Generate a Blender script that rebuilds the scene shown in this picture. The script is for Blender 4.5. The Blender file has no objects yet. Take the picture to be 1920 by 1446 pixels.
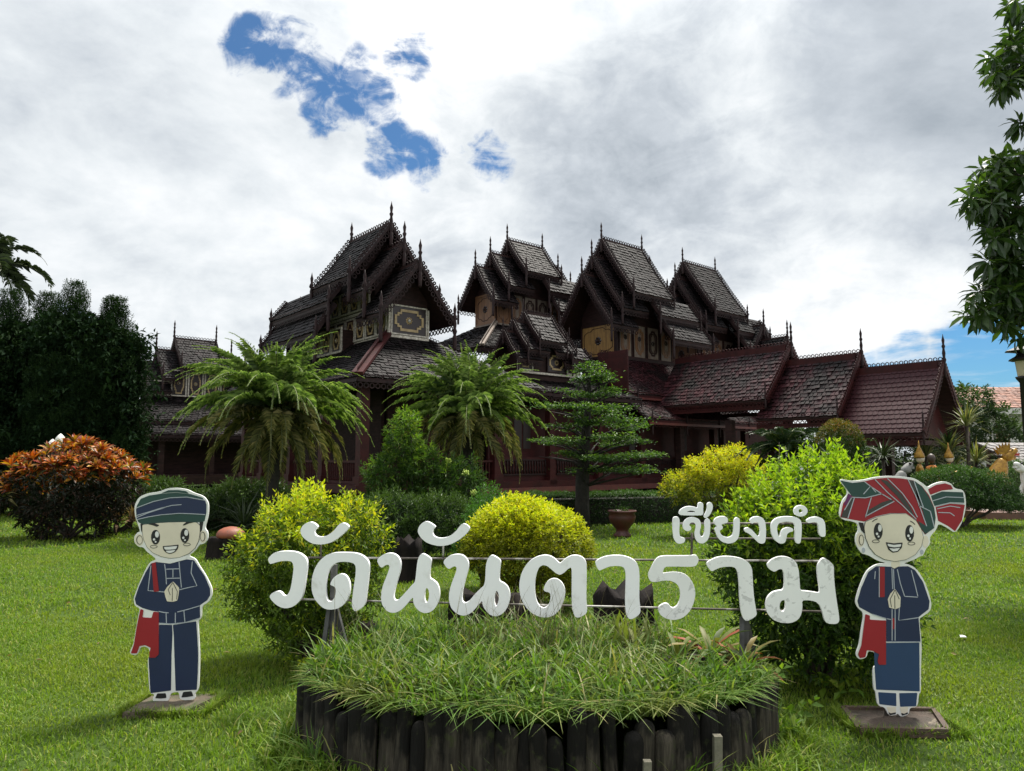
import bpy, math, random
import numpy as np
from mathutils import Vector, Matrix

random.seed(7)
rng = np.random.default_rng(11)
SC = bpy.context.scene
COL = SC.collection
R = math.radians
sin, cos, pi = math.sin, math.cos, math.pi

# ------------------------------------------------------------------ camera, sky, sun, exposure
FPX, PITCH, CAMH = 1350.0, R(5.8), 1.55
cd = bpy.data.cameras.new('camera'); cam = bpy.data.objects.new('camera', cd); COL.objects.link(cam)
cd.sensor_width = 36.0; cd.lens = FPX / 1920 * 36.0; cd.clip_start = 0.05; cd.clip_end = 3000
cam.location = (0, 0, CAMH); cam.rotation_euler = (pi / 2 + PITCH, 0, 0)
SC.camera = cam

SUN_EL, SUN_AZ = R(62), R(38)      # azimuth measured from +Y towards +X
W = bpy.data.worlds.new("World"); SC.world = W; W.use_nodes = True
sd = bpy.data.lights.new('sun', 'SUN'); sun = bpy.data.objects.new('sun', sd); COL.objects.link(sun)
sd.energy = 4.9; sd.angle = R(11); sd.color = (1.0, 0.95, 0.86)
sdir = Vector((cos(SUN_EL) * sin(SUN_AZ), cos(SUN_EL) * cos(SUN_AZ), sin(SUN_EL)))
sun.rotation_euler = sdir.to_track_quat('Z', 'Y').to_euler()
SC.view_settings.view_transform = 'Standard'; SC.view_settings.look = 'None'
SC.view_settings.exposure = 0.66; SC.view_settings.gamma = 1.0
SC.view_settings.use_curve_mapping = False
SC.cycles.use_denoising = True
SC.cycles.max_bounces = 6; SC.cycles.diffuse_bounces = 3; SC.cycles.glossy_bounces = 2
SC.cycles.transmission_bounces = 3; SC.cycles.transparent_max_bounces = 4
SC.cycles.caustics_reflective = False; SC.cycles.caustics_refractive = False


def pdir(px, py):
    u = (px - 960) / FPX; v = (723 - py) / FPX
    return Vector((u, cos(PITCH) - v * sin(PITCH), sin(PITCH) + v * cos(PITCH)))


class NT:
    """small node-tree helper"""
    def __init__(s, tree):
        s.t = tree; s.n = tree.nodes; s.l = tree.links
    def add(s, kind, **kw):
        n = s.n.new(kind)
        for k, v in kw.items():
            if k == 'i':
                for kk, vv in v.items():
                    if isinstance(vv, bpy.types.NodeSocket): s.l.new(vv, n.inputs[kk])
                    else: n.inputs[kk].default_value = vv
            else: setattr(n, k, v)
        return n
    def math(s, op, a, b=0.0, c=None, clamp=False):
        n = s.add('ShaderNodeMath', operation=op, use_clamp=clamp)
        for k, x in enumerate((a, b, c)):
            if x is None: continue
            if isinstance(x, bpy.types.NodeSocket): s.l.new(x, n.inputs[k])
            else: n.inputs[k].default_value = x
        return n.outputs[0]
    def vmath(s, op, a, b=None):
        n = s.add('ShaderNodeVectorMath', operation=op)
        for k, x in enumerate((a, b)):
            if x is None: continue
            if isinstance(x, bpy.types.NodeSocket): s.l.new(x, n.inputs[k])
            else: n.inputs[k].default_value = x
        return n
    def smooth(s, x, lo, hi, a=0.0, b=1.0):
        n = s.add('ShaderNodeMapRange', interpolation_type='SMOOTHSTEP')
        for k, v in enumerate((x, lo, hi, a, b)):
            if isinstance(v, bpy.types.NodeSocket): s.l.new(v, n.inputs[k])
            else: n.inputs[k].default_value = v
        return n.outputs[0]
    def mix(s, f, a, b, blend='MIX'):
        n = s.add('ShaderNodeMix', data_type='RGBA', blend_type=blend)
        for k, x in ((0, f), (6, a), (7, b)):
            if isinstance(x, bpy.types.NodeSocket): s.l.new(x, n.inputs[k])
            else: n.inputs[k].default_value = x if k == 0 else (*x[:3], 1)
        return n.outputs[2]
    def noise(s, vec, scale, detail=4, rough=.5, dist=0.0, out=0):
        n = s.add('ShaderNodeTexNoise', i={'Scale': scale, 'Detail': detail, 'Roughness': rough, 'Distortion': dist})
        if vec is not None: s.l.new(vec, n.inputs['Vector'])
        return n.outputs[out]
    def ramp(s, f, stops):
        n = s.add('ShaderNodeValToRGB'); s.l.new(f, n.inputs[0]); e = n.color_ramp.elements
        while len(e) < len(stops): e.new(0.5)
        for el, (p, c) in zip(e, stops): el.position = p; el.color = (*c, 1)
        return n.outputs[0]


def build_sky():
    W.node_tree.nodes.clear(); t = NT(W.node_tree)
    tc = t.add('ShaderNodeTexCoord'); d = tc.outputs['Generated']
    d = t.vmath('NORMALIZE', d).outputs[0]
    sky = t.add('ShaderNodeTexSky', sky_type='NISHITA', sun_disc=False, sun_elevation=SUN_EL, sun_rotation=SUN_AZ,
                air_density=1.0, dust_density=0.6, ozone_density=1.6)
    xyz = t.add('ShaderNodeSeparateXYZ', i={0: d})
    zz = t.math('ADD', t.math('MAXIMUM', xyz.outputs[2], 0.0), 0.42)
    pl = t.add('ShaderNodeCombineXYZ', i={0: t.math('DIVIDE', xyz.outputs[0], zz), 1: t.math('DIVIDE', xyz.outputs[1], zz), 2: 0.3})
    p = pl.outputs[0]
    n1 = t.noise(p, 2.1, 9, .6, .25)            # billows
    n2 = t.noise(p, 0.85, 5, .5, .3)            # broad light and dark of the deck
    n3 = t.noise(t.add('ShaderNodeMapping', i={0: d, 2: (0, R(28), 0), 3: (1.0, 1.0, 1.9)}).outputs[0], 9.0, 7, .6, .6)           # small rags at the gap edges
    n5 = t.smooth(t.noise(d, 30.0, 6, .62, .5), .36, .64)
    n3 = t.smooth(n3, .36, .64)
    n4 = t.noise(p, 5.5, 6, .6, .4)

    wv = t.vmath('SUBTRACT', t.noise(d, 9.0, 5, .55, out=1), (.5, .5, .5)).outputs[0]
    ws = t.vmath('SCALE', wv); ws.inputs['Scale'].default_value = .075
    dw = t.vmath('NORMALIZE', t.vmath('ADD', d, ws.outputs[0]).outputs[0]).outputs[0]

    def blob(px, py, rad, soft, d=None):
        d = dw if d is None else d
        v = pdir(px, py).normalized()
        dt = t.vmath('DOT_PRODUCT', d, tuple(v)).outputs['Value']
        return t.smooth(dt, cos(R(rad + soft)), cos(R(rad)))
    def union(lst):
        a = lst[0]
        for b in lst[1:]: a = t.math('MAXIMUM', a, b)
        return a
    # breaks in the cloud deck
    g = union([blob(*b) for b in [(490, 100, .2, 3.0), (555, 118, .7, 3.3), (635, 168, 1.1, 3.3), (705, 196, .4, 2.6), (600, 218, .1, 2.4),
                                  (735, 294, .6, 2.1), (800, 312, .6, 2.0), (910, 292, .7, 2.1),
                                  (150, 572, .2, 1.6), (770, 105, .1, 2.6)]])
    lowb = union([blob(*b) for b in [(1830, 735, 3.0, 2.8), (1700, 730, 2.0, 2.6), (1620, 725, 1.2, 2.2), (1920, 700, 2.4, 2.8), (1880, 650, .4, 2.2)]])
    wisps = t.noise(t.add('ShaderNodeMapping', i={0: d, 3: (5, 5, 30)}).outputs[0], 1.0, 6, .6, .3)
    gw = t.math('ADD', t.math('MULTIPLY', g, 1.0), t.math('ADD', t.math('MULTIPLY', t.math('SUBTRACT', n3, 0.5), .85), t.math('MULTIPLY', t.math('SUBTRACT', n5, 0.5), .42)))
    gw = t.math('MULTIPLY', t.math('MULTIPLY', t.smooth(gw, .58, 1.42), t.smooth(g, 0.05, .6)), .97)
    lw = t.math('ADD', lowb, t.math('MULTIPLY', t.math('SUBTRACT', wisps, 0.5), 2.6))
    lw = t.math('MULTIPLY', t.smooth(lw, .30, .95), t.smooth(lowb, 0.0, .5))
    gap = t.math('MAXIMUM', gw, lw)
    # light and dark of the deck
    dark = union([blob(1300, 250, 4, 13), blob(1560, 210, 5, 12), blob(1250, 330, 3, 8), blob(1610, 330, 2, 6)])
    dark2 = union([blob(320, 380, 5, 14), blob(120, 230, 6, 15), blob(330, 560, 1, 6), blob(1860, 120, 4, 11)])
    brig = union([blob(1480, 500, 3, 9), blob(900, 160, 4, 10), blob(1250, 60, 2, 8), blob(1660, 430, 1, 7), blob(1040, 300, 1, 6)])
    b = t.math('ADD', t.math('MULTIPLY', t.math('SUBTRACT', n1, .5), 1.55), t.math('MULTIPLY', t.math('SUBTRACT', n2, .5), .8))
    b = t.math('ADD', b, t.math('MULTIPLY', t.math('SUBTRACT', n4, .5), .6))
    b = t.math('ADD', b, t.math('MULTIPLY', t.math('SUBTRACT', t.math('ADD', n3, t.math('MULTIPLY', n5, .35)), .67), t.math('SUBTRACT', .17, t.math('MULTIPLY', dark2, .13))))
    b = t.math('ADD', b, t.math('MULTIPLY', dark, t.math('MULTIPLY', t.smooth(n2, .2, .55), -.42)))
    b = t.math('ADD', b, t.math('MULTIPLY', dark2, -.12))
    b = t.math('ADD', b, t.math('MULTIPLY', brig, .11))
    b = t.math('ADD', b, .61, clamp=True)
    cl = t.ramp(b, [(.0, (.36, .405, .455)), (.30, (.53, .575, .625)), (.55, (.72, .76, .79)), (.78, (.88, .90, .915)), (1.0, (1.0, 1.0, 1.0))])
    cl = t.vmath('SCALE', cl); cl.inputs['Scale'].default_value = 9.6
    # an even cloud deck is brighter overhead than at the horizon
    zen = t.smooth(xyz.outputs[2], .45, 1.0, 1.0, 2.1)
    cl2 = t.vmath('SCALE', cl.outputs[0]); t.l.new(zen, cl2.inputs['Scale'])
    blue = t.mix(1.0, sky.outputs[0], (.33, .62, .84), 'MULTIPLY')
    fin = t.mix(gap, cl2.outputs[0], blue)
    bg = t.add('ShaderNodeBackground', i={'Color': fin, 'Strength': 0.077})
    out = t.add('ShaderNodeOutputWorld', i={0: bg.outputs[0]})


build_sky()

# ------------------------------------------------------------------ helpers
def at(px, py, Y):
    d = pdir(px, py); k = Y / d.y
    return Vector((d.x * k, Y, CAMH + d.z * k))


def gat(px, Y):
    """ground point below picture column px at world depth Y"""
    c = Y * cos(PITCH) - CAMH * sin(PITCH)
    return Vector(((px - 960) / FPX * c, Y, 0))


def tag(o, label=None, cat=None, group=None, kind=None):
    if label: o['label'] = label
    if cat: o['category'] = cat
    if group: o['group'] = group
    if kind: o['kind'] = kind
    return o


def empty(name, loc=(0, 0, 0), rz=0.0, label=None, cat=None, group=None):
    o = bpy.data.objects.new(name, None); COL.objects.link(o)
    o.location = loc; o.rotation_euler = (0, 0, rz); o.empty_display_size = .1
    return tag(o, label, cat, group)


def link(name, me, parent=None, mats=None):
    o = bpy.data.objects.new(name, me); COL.objects.link(o)
    if parent is not None: o.parent = parent
    if mats:
        for m in mats: me.materials.append(m)
    return o


class MB:
    """collects geometry groups, links them as one mesh object"""
    def __init__(s):
        s.g = []; s.nv = 0
    def add(s, V, F, mi=0, smooth=False, tint=None):
        V = np.asarray(V, dtype=np.float32).reshape(-1, 3)
        if isinstance(F, np.ndarray): FF = [F.astype(np.int64) + s.nv]
        else:
            by = {}
            for f in F: by.setdefault(len(f), []).append(f)
            FF = [np.array(v, dtype=np.int64) + s.nv for v in by.values()]
        s.g.append((V, FF, mi, smooth, tint)); s.nv += len(V)
    def box(s, c, size, mi=0, rot=None):
        x, y, z = (np.array(size) / 2)
        V = np.array([(sx * x, sy * y, sz * z) for sx in (-1, 1) for sy in (-1, 1) for sz in (-1, 1)])
        if rot is not None: V = V @ np.array(rot).T
        s.add(V + np.array(c), [(0, 1, 3, 2), (4, 6, 7, 5), (0, 4, 5, 1), (2, 3, 7, 6), (0, 2, 6, 4), (1, 5, 7, 3)], mi)
    def beam(s, p, q, w, h, mi=0, up=(0, 0, 1)):
        """box from p to q, w across and h along up"""
        p = Vector(p); q = Vector(q); d = q - p; L = d.length; d.normalize()
        u = Vector(up); sd_ = d.cross(u)
        if sd_.length < 1e-5: sd_ = d.cross(Vector((1, 0, 0)))
        sd_.normalize(); u = sd_.cross(d).normalized()
        m = np.array([[d.x, sd_.x, u.x], [d.y, sd_.y, u.y], [d.z, sd_.z, u.z]])
        s.box(tuple((p + q) / 2), (L, w, h), mi, m)
    def prism(s, pts, vec, mi=0):
        """closed solid: polygon pts swept along vec"""
        n = len(pts); P = np.array([tuple(p) for p in pts]); Q = P + np.array(vec)
        F = [tuple(range(n))[::-1], tuple(range(n, 2 * n))] + [(i, (i + 1) % n, n + (i + 1) % n, n + i) for i in range(n)]
        s.add(np.vstack([P, Q]), F, mi)
    def tube(s, pts, rad, seg=7, mi=0, cap=True):
        pts = [Vector(p) for p in pts]; n = len(pts)
        if not hasattr(rad, '__len__'): rad = [rad] * n
        V = []; ref = Vector((0.31, 0.77, 0.55))
        for i, p in enumerate(pts):
            d = (pts[min(i + 1, n - 1)] - pts[max(i - 1, 0)]).normalized()
            a = d.cross(ref)
            if a.length < .05: a = d.cross(Vector((1, 0, 0)))
            a.normalize(); b = d.cross(a)
            for k in range(seg):
                t = 2 * pi * k / seg; V.append(tuple(p + (a * cos(t) + b * sin(t)) * rad[i]))
        F = [(i * seg + k, i * seg + (k + 1) % seg, (i + 1) * seg + (k + 1) % seg, (i + 1) * seg + k) for i in range(n - 1) for k in range(seg)]
        if cap: F += [tuple(range(seg))[::-1], tuple(range((n - 1) * seg, n * seg))]
        s.add(V, F, mi, True)
    def lathe(s, prof, o=(0, 0, 0), seg=10, mi=0, smooth=True, sx=1, sy=1):
        V = [(o[0] + r * cos(2 * pi * k / seg) * sx, o[1] + r * sin(2 * pi * k / seg) * sy, o[2] + z) for r, z in prof for k in range(seg)]
        n = len(prof)
        F = [(i * seg + k, i * seg + (k + 1) % seg, (i + 1) * seg + (k + 1) % seg, (i + 1) * seg + k) for i in range(n - 1) for k in range(seg)]
        F += [tuple(range(seg))[::-1], tuple(range((n - 1) * seg, n * seg))]
        s.add(V, F, mi, smooth)
    def mesh(s, name):
        me = bpy.data.meshes.new(name)
        if not s.g: return me
        V = np.vstack([g[0] for g in s.g])
        me.vertices.add(len(V)); me.vertices.foreach_set('co', V.ravel())
        idx, st, mi, sm = [], [], [], []; pos = 0
        for g in s.g:
            for F in g[1]:
                k, m = F.shape
                idx.append(F.ravel()); st.append(pos + np.arange(k) * m); pos += k * m
                mi.append(np.full(k, g[2])); sm.append(np.full(k, g[3]))
        idx = np.concatenate(idx).astype(np.int32); st = np.concatenate(st).astype(np.int32)
        me.loops.add(len(idx)); me.loops.foreach_set('vertex_index', idx)
        me.polygons.add(len(st)); me.polygons.foreach_set('loop_start', st)
        me.polygons.foreach_set('material_index', np.concatenate(mi).astype(np.int32))
        me.polygons.foreach_set('use_smooth', np.concatenate(sm).astype(bool))
        if any(g[4] is not None for g in s.g):
            a = me.attributes.new('tint', 'FLOAT', 'POINT')
            a.data.foreach_set('value', np.concatenate([np.asarray(g[4], dtype=np.float32) if g[4] is not None else np.zeros(len(g[0]), np.float32) for g in s.g]))
        me.update(calc_edges=True)
        return me
    def build(s, name, mats, parent=None):
        if not isinstance(mats, (list, tuple)): mats = [mats]
        return link(name, s.mesh(name), parent, mats)


def child(src, name, parent, loc=(0, 0, 0), rot=(0, 0, 0), sc=(1, 1, 1)):
    """another object on the mesh of src (a mesh or an object)"""
    me = src if isinstance(src, bpy.types.Mesh) else src.data
    o = bpy.data.objects.new(name, me); COL.objects.link(o); o.parent = parent
    o.location = loc; o.rotation_euler = rot; o.scale = sc
    return o


# ------------------------------------------------------------------ materials
def mat(name, c1, c2=None, rough=.6, scale=6.0, detail=6, bump=.0, bscale=None, stretch=(1, 1, 1), isl=0.0, metal=0.0, spec=.5,
        stain=None, stain_scale=1.5, stain_lo=.5, stain_hi=.65):
    m = bpy.data.materials.new(name); m.use_nodes = True; m.node_tree.nodes.clear(); t = NT(m.node_tree)
    tc = t.add('ShaderNodeTexCoord'); mp = t.add('ShaderNodeMapping', i={0: tc.outputs['Object'], 3: stretch})
    n = t.noise(mp.outputs[0], scale, detail, .6)
    col = t.mix(t.smooth(n, .3, .7), c1, c2 or tuple(x * .75 for x in c1))
    if isl:
        g = t.add('ShaderNodeNewGeometry')
        f = t.math('ADD', t.math('MULTIPLY', g.outputs['Random Per Island'], 2 * isl), 1 - isl)
        v = t.vmath('SCALE', col); t.l.new(f, v.inputs['Scale']); col = v.outputs[0]
    if stain:
        n2 = t.noise(tc.outputs['Object'], stain_scale, 7, .65, .4)
        col = t.mix(t.smooth(n2, stain_lo, stain_hi), col, stain)
    b = t.add('ShaderNodeBsdfPrincipled', i={'Base Color': col, 'Roughness': rough, 'Metallic': metal, 'Specular IOR Level': spec})
    if bump:
        nb = t.noise(mp.outputs[0], bscale or scale * 3, 6, .65)
        bp = t.add('ShaderNodeBump', i={'Strength': bump, 'Distance': .02, 'Height': nb}); t.l.new(bp.outputs[0], b.inputs['Normal'])
    t.add('ShaderNodeOutputMaterial', i={0: b.outputs[0]})
    return m


def leafmat(name, stops, tints=None, trans=.35, rough=.5, spec=.35, tcol=1.0, patch=None, objrand=0.0):
    """stops: colour ramp along a random number per leaf; tints: the ramp of young/outer leaves and painted lit clump tops, blended by the 'tint' attribute"""
    m = bpy.data.materials.new(name); m.use_nodes = True; m.node_tree.nodes.clear(); t = NT(m.node_tree)
    g = t.add('ShaderNodeNewGeometry'); r = g.outputs['Random Per Island']
    if objrand:
        oi = t.add('ShaderNodeObjectInfo'); r = t.math('FRACT', t.math('ADD', t.math('MULTIPLY', r, 1 - objrand), oi.outputs['Random']))
    col = t.ramp(r, stops)
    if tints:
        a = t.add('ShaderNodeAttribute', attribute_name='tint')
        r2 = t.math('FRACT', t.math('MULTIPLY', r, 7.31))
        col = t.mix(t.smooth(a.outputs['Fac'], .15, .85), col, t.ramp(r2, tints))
    if patch:
        tc = t.add('ShaderNodeTexCoord')
        f = t.smooth(t.noise(tc.outputs['Object'], patch[0], 4, .6), .45, .65)
        col = t.mix(t.math('MULTIPLY', f, patch[2]), col, patch[1])
    b = t.add('ShaderNodeBsdfPrincipled', i={'Base Color': col, 'Roughness': rough, 'Specular IOR Level': spec})
    tv = t.vmath('MULTIPLY', col, (1.15 * tcol, 1.25 * tcol, .55 * tcol))
    tr = t.add('ShaderNodeBsdfTranslucent', i={0: tv.outputs[0]})
    mx = t.add('ShaderNodeMixShader', i={0: trans, 1: b.outputs[0], 2: tr.outputs[0]})
    t.add('ShaderNodeOutputMaterial', i={0: mx.outputs[0]})
    return m


M = {}
M['wood'] = mat('dark_teak', (.036, .0165, .0150), (.017, .0085, .0082), .65, 3, bump=.3, stretch=(1, 1, 4), spec=.18)
M['trim'] = mat('carved_teak', (.030, .0150, .0150), (.014, .0078, .0085), .6, 5, bump=.2, spec=.18)
M['maroon'] = mat('maroon_paint', (.048, .0095, .0095), (.026, .0062, .0064), .55, 3, bump=.15, spec=.2)
M['beam'] = mat('red_beam_paint', (.125, .030, .024), (.075, .020, .018), .45, 3)
M['shingle'] = mat('wooden_shingle', (.0120, .0082, .0092), (.0030, .0022, .0028), .6, 3.5, isl=1.0, bump=.4, bscale=30, spec=.12, stain=(.0035, .0028, .0032), stain_scale=.9, stain_lo=.48, stain_hi=.62)
M['tile'] = mat('red_clay_tile', (.040, .0115, .0140), (.015, .0058, .0075), .55, 2.6, isl=.65, bump=.25, bscale=30, spec=.13, stain=(.010, .008, .008), stain_scale=.7, stain_lo=.46, stain_hi=.62)
M['white'] = mat('weathered_white_wood', (.66, .61, .54), (.26, .22, .18), .65, 14, bump=.2)
M['tan'] = mat('gold_tan_wood', (.46, .34, .18), (.30, .21, .105), .5, 8)
M['dark_panel'] = mat('dark_lacquer', (.020, .009, .009), (.012, .006, .007), .35, 5)
M['red_panel'] = mat('red_lacquer', (.06, .014, .012), (.035, .009, .009), .4, 5)
M['yellow_wood'] = mat('yellow_jackfruit_wood', (.34, .195, .06), (.20, .11, .035), .55, 3, stretch=(4, 4, .6), bump=.2, stain=(.13, .075, .03), stain_scale=1.3, stain_lo=.58, stain_hi=.72)
M['orange_wood'] = mat('brown_orange_wood', (.185, .085, .035), (.11, .05, .022), .55, 3, stretch=(4, 4, .6), bump=.2)
M['grey_wood'] = mat('bare_grey_wood', (.20, .165, .135), (.105, .075, .06), .65, 4, stretch=(4, 4, .6), bump=.3, stain=(.10, .048, .03), stain_scale=2, stain_lo=.5, stain_hi=.7)
M['mirror'] = mat('mirror_inlay', (.55, .55, .50), (.25, .23, .2), .2, 25)
# ------------------------------------------------------------------ the teak temple
ROT = R(40)
temple = empty('temple', (-4.56, 22, 0), ROT, 'dark carved teak temple with tiered gables, spires and red tiled porch', 'temple')


def AX(axis, r, c, z):
    return np.array((r, c, z) if axis == 'u' else (c, r, z), dtype=float)


def rows_of_tiles(mb, TL, TR, BR, BL, row=.20, w=.15, th=.03, mi=0, lift=.012, jit=.25):
    """overlapping tiles laid over the planar quad TL TR BR BL (TL-TR the upper edge)"""
    TL, TR, BR, BL = [np.array(p, float) for p in (TL, TR, BR, BL)]
    sl = ((BL - TL) + (BR - TR)) / 2; ln = np.linalg.norm(sl)
    if ln < .05: return
    al = (BR - BL) if np.linalg.norm(BR - BL) > np.linalg.norm(TR - TL) else (TR - TL)
    al = al / np.linalg.norm(al); dn = sl - al * np.dot(sl, al); dn /= np.linalg.norm(dn)
    nr = np.cross(al, dn)
    if nr[2] < 0: nr = -nr
    n = max(1, int(round(ln / row))); C = []
    for i in range(n):
        t1 = (i + 1) / n
        A = TL + (BL - TL) * t1; B = TR + (BR - TR) * t1
        L = np.linalg.norm(B - A); k = int(L / w)
        if k < 1: continue
        x = (np.arange(k) + .5) / k * L + rng.uniform(-.08, .08, k) * w
        if i % 2: x = np.clip(x + w * .5, 0, L - w * .4)
        d = (B - A) / L
        C.append(A + d * x[:, None])
    if not C: return
    C = np.vstack(C); k = len(C)
    hl = row * 1.25; hw = w * .47
    wj = hw * rng.uniform(.88, 1.03, k); up = lift + rng.uniform(0, .034, k) * jit * 4
    ext = rng.uniform(-.02, .03, k) * jit * 3
    skew = rng.uniform(-.012, .012, k)
    V = np.zeros((k, 8, 3))
    for j, (sx, end, top) in enumerate([(-1, 0, 0), (1, 0, 0), (1, 1, 0), (-1, 1, 0), (-1, 0, 1), (1, 0, 1), (1, 1, 1), (-1, 1, 1)]):
        e = (ext if end else -hl * np.ones(k)); h = (up if end else -.004 * np.ones(k)) + (th if top else 0)
        V[:, j] = C + al * (sx * wj + skew * end)[:, None] + dn * e[:, None] + nr * h[:, None]
    F = np.array([(4, 5, 6, 7), (3, 2, 6, 7), (0, 3, 7, 4), (1, 5, 6, 2)])
    F = (np.arange(k)[:, None, None] * 8 + F[None]).reshape(-1, 4)
    mb.add(V.reshape(-1, 3), F, mi)


def rings(mb, p, q, size, off, mi=0, gap=1.0, th=.02, hole=.62):
    """carved pierced fringe: a row of flat rings along p-q, displaced by off"""
    p = np.array(p, float); q = np.array(q, float); off = np.array(off, float)
    L = np.linalg.norm(q - p); d = (q - p) / L; n = max(1, int(L / (size * gap)))
    o = off - d * np.dot(off, d); o = o / (np.linalg.norm(o) + 1e-9); nn = np.cross(d, o) * th / 2
    c = p + d * ((np.arange(n) + .5) * L / n)[:, None] + off
    ang = np.arange(6) * pi / 3 + pi / 6; V = []
    ro, ri = size * .5, size * .5 * hole
    for sgn in (1, -1):
        for r in (ro, ri):
            V.append(c[:, None, :] + (np.cos(ang)[:, None] * d + np.sin(ang)[:, None] * o)[None] * r + nn * sgn)
    V = np.concatenate(V, axis=1)
    F = []
    for k in range(6):
        j = (k + 1) % 6
        F += [(k, j, 6 + j, 6 + k), (12 + k, 18 + k, 18 + j, 12 + j), (k, 12 + k, 12 + j, j)]
    F = (np.arange(n)[:, None, None] * 24 + np.array(F)[None]).reshape(-1, 4)
    mb.add(V.reshape(-1, 3), F, mi)


def pole_mesh(name, L, s=1.0):
    mb = MB()
    mb.lathe([(.035 * s, 0), (.045 * s, .05 * L), (.045 * s, .30 * L), (.032 * s, .33 * L), (.058 * s, .40 * L), (.034 * s, .46 * L), (.046 * s, .56 * L),
              (.028 * s, .66 * L), (.05 * s, .72 * L), (.026 * s, .76 * L), (.040 * s, .86 * L), (.018 * s, .93 * L), (.004 * s, L)], seg=7)
    me = mb.mesh(name); me.materials.append(M['trim']); return me


POLE_BIG = pole_mesh('finial', 1.75, 1.6); POLE = pole_mesh('finial', 1.5, 1.25); POLE_SMALL = pole_mesh('finial', 1.1, .8)


def gable(part, axis, c, r0, r1, zr, hw, ze, sides=(-1,), pole=None, pole_up=.75, fr=.15, tile=('shingle', .19, .15), ends=(0, 1), sag=.07,
          crest=True, slab='wood', tiles_as_parts=False, trim='trim', eavepoles=True, mid=None):
    """one tier of roof: slabs, shingles, bargeboards, pierced fringes, crest and finials"""
    pole = pole or POLE
    pole_up = pole_up * 1.15
    rise = zr - ze
    prof = [(0, zr), (hw * .5, zr - rise * .5 - sag), (hw, ze)]
    s_, t_, b_, f_ = MB(), MB(), MB(), MB()
    for ra, rb in ([(r0, r1)] if mid is None else [(r0, mid[0]), (mid[1], r1)]):
        for sd_ in (-1, 1):
            for (x0, z0), (x1, z1) in zip(prof[:-1], prof[1:]):
                P = [AX(axis, ra, c + sd_ * x0, z0), AX(axis, rb, c + sd_ * x0, z0), AX(axis, rb, c + sd_ * x1, z1), AX(axis, ra, c + sd_ * x1, z1)]
                s_.prism(P, (0, 0, -.06))
                if sd_ in sides and not tiles_as_parts: rows_of_tiles(t_, *P, row=tile[1], w=tile[2])
            # eave board and pierced valance
            e0, e1 = AX(axis, ra + .02, c + sd_ * (hw - .03), ze - .07), AX(axis, rb - .02, c + sd_ * (hw - .03), ze - .07)
            f_.beam(e0, e1, .03, .07); rings(f_, e0, e1, fr * 1.25, (0, 0, -.035 - fr * .6))
            rings(f_, e0 + (0, 0, .12), e1 + (0, 0, .12), fr * .9, (0, 0, .02))
    if crest:
        s_.beam(AX(axis, r0, c, zr + .02), AX(axis, r1, c, zr + .02), .12, .08)
        rings(f_, AX(axis, r0, c, zr + .06), AX(axis, r1, c, zr + .06), fr * 1.1, (0, 0, fr * .45))
    s_.build('roof', M[slab], part)
    if t_.g: tag(t_.build('shingles', M[tile[0]], part), kind='stuff')
    for k in ends:
        r = (r0, r1)[k]; o = (-1, 1)[k]
        b = MB()
        for sd_ in (-1, 1):
            for (x0, z0), (x1, z1) in zip(prof[:-1], prof[1:]):
                p, q = AX(axis, r + o * .02, c + sd_ * x0, z0 + .015), AX(axis, r + o * .02, c + sd_ * x1, z1 + .015)
                b.beam(p, q, .05, .11, up=(0, 0, 1))
                dn = np.cross(q - p, AX(axis, 1, 0, 0)); dn /= np.linalg.norm(dn)
                if dn[2] > 0: dn = -dn
                rings(b, p, q, fr * 1.15, dn * (.07 + fr * .5)); rings(b, p, q, fr * .9, -dn * (.07 + fr * .33), hole=.35)
        tag(b.build('bargeboard', M[trim], part), kind='stuff')
        pl = AX(axis, r + o * .04, c, zr + pole_up - pole_len(pole)); child(pole, 'finial', part, tuple(pl))
        if eavepoles:
            for sd_ in (-1, 1):
                pl = AX(axis, r + o * .03, c + sd_ * (hw + .01), ze + pole_up * .85 - pole_len(pole)); child(pole, 'finial', part, tuple(pl))
    tag(f_.build('eave_fringe', M[trim], part), kind='stuff')
    return prof


def pole_len(me): return max(v.co.z for v in me.vertices)


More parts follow.
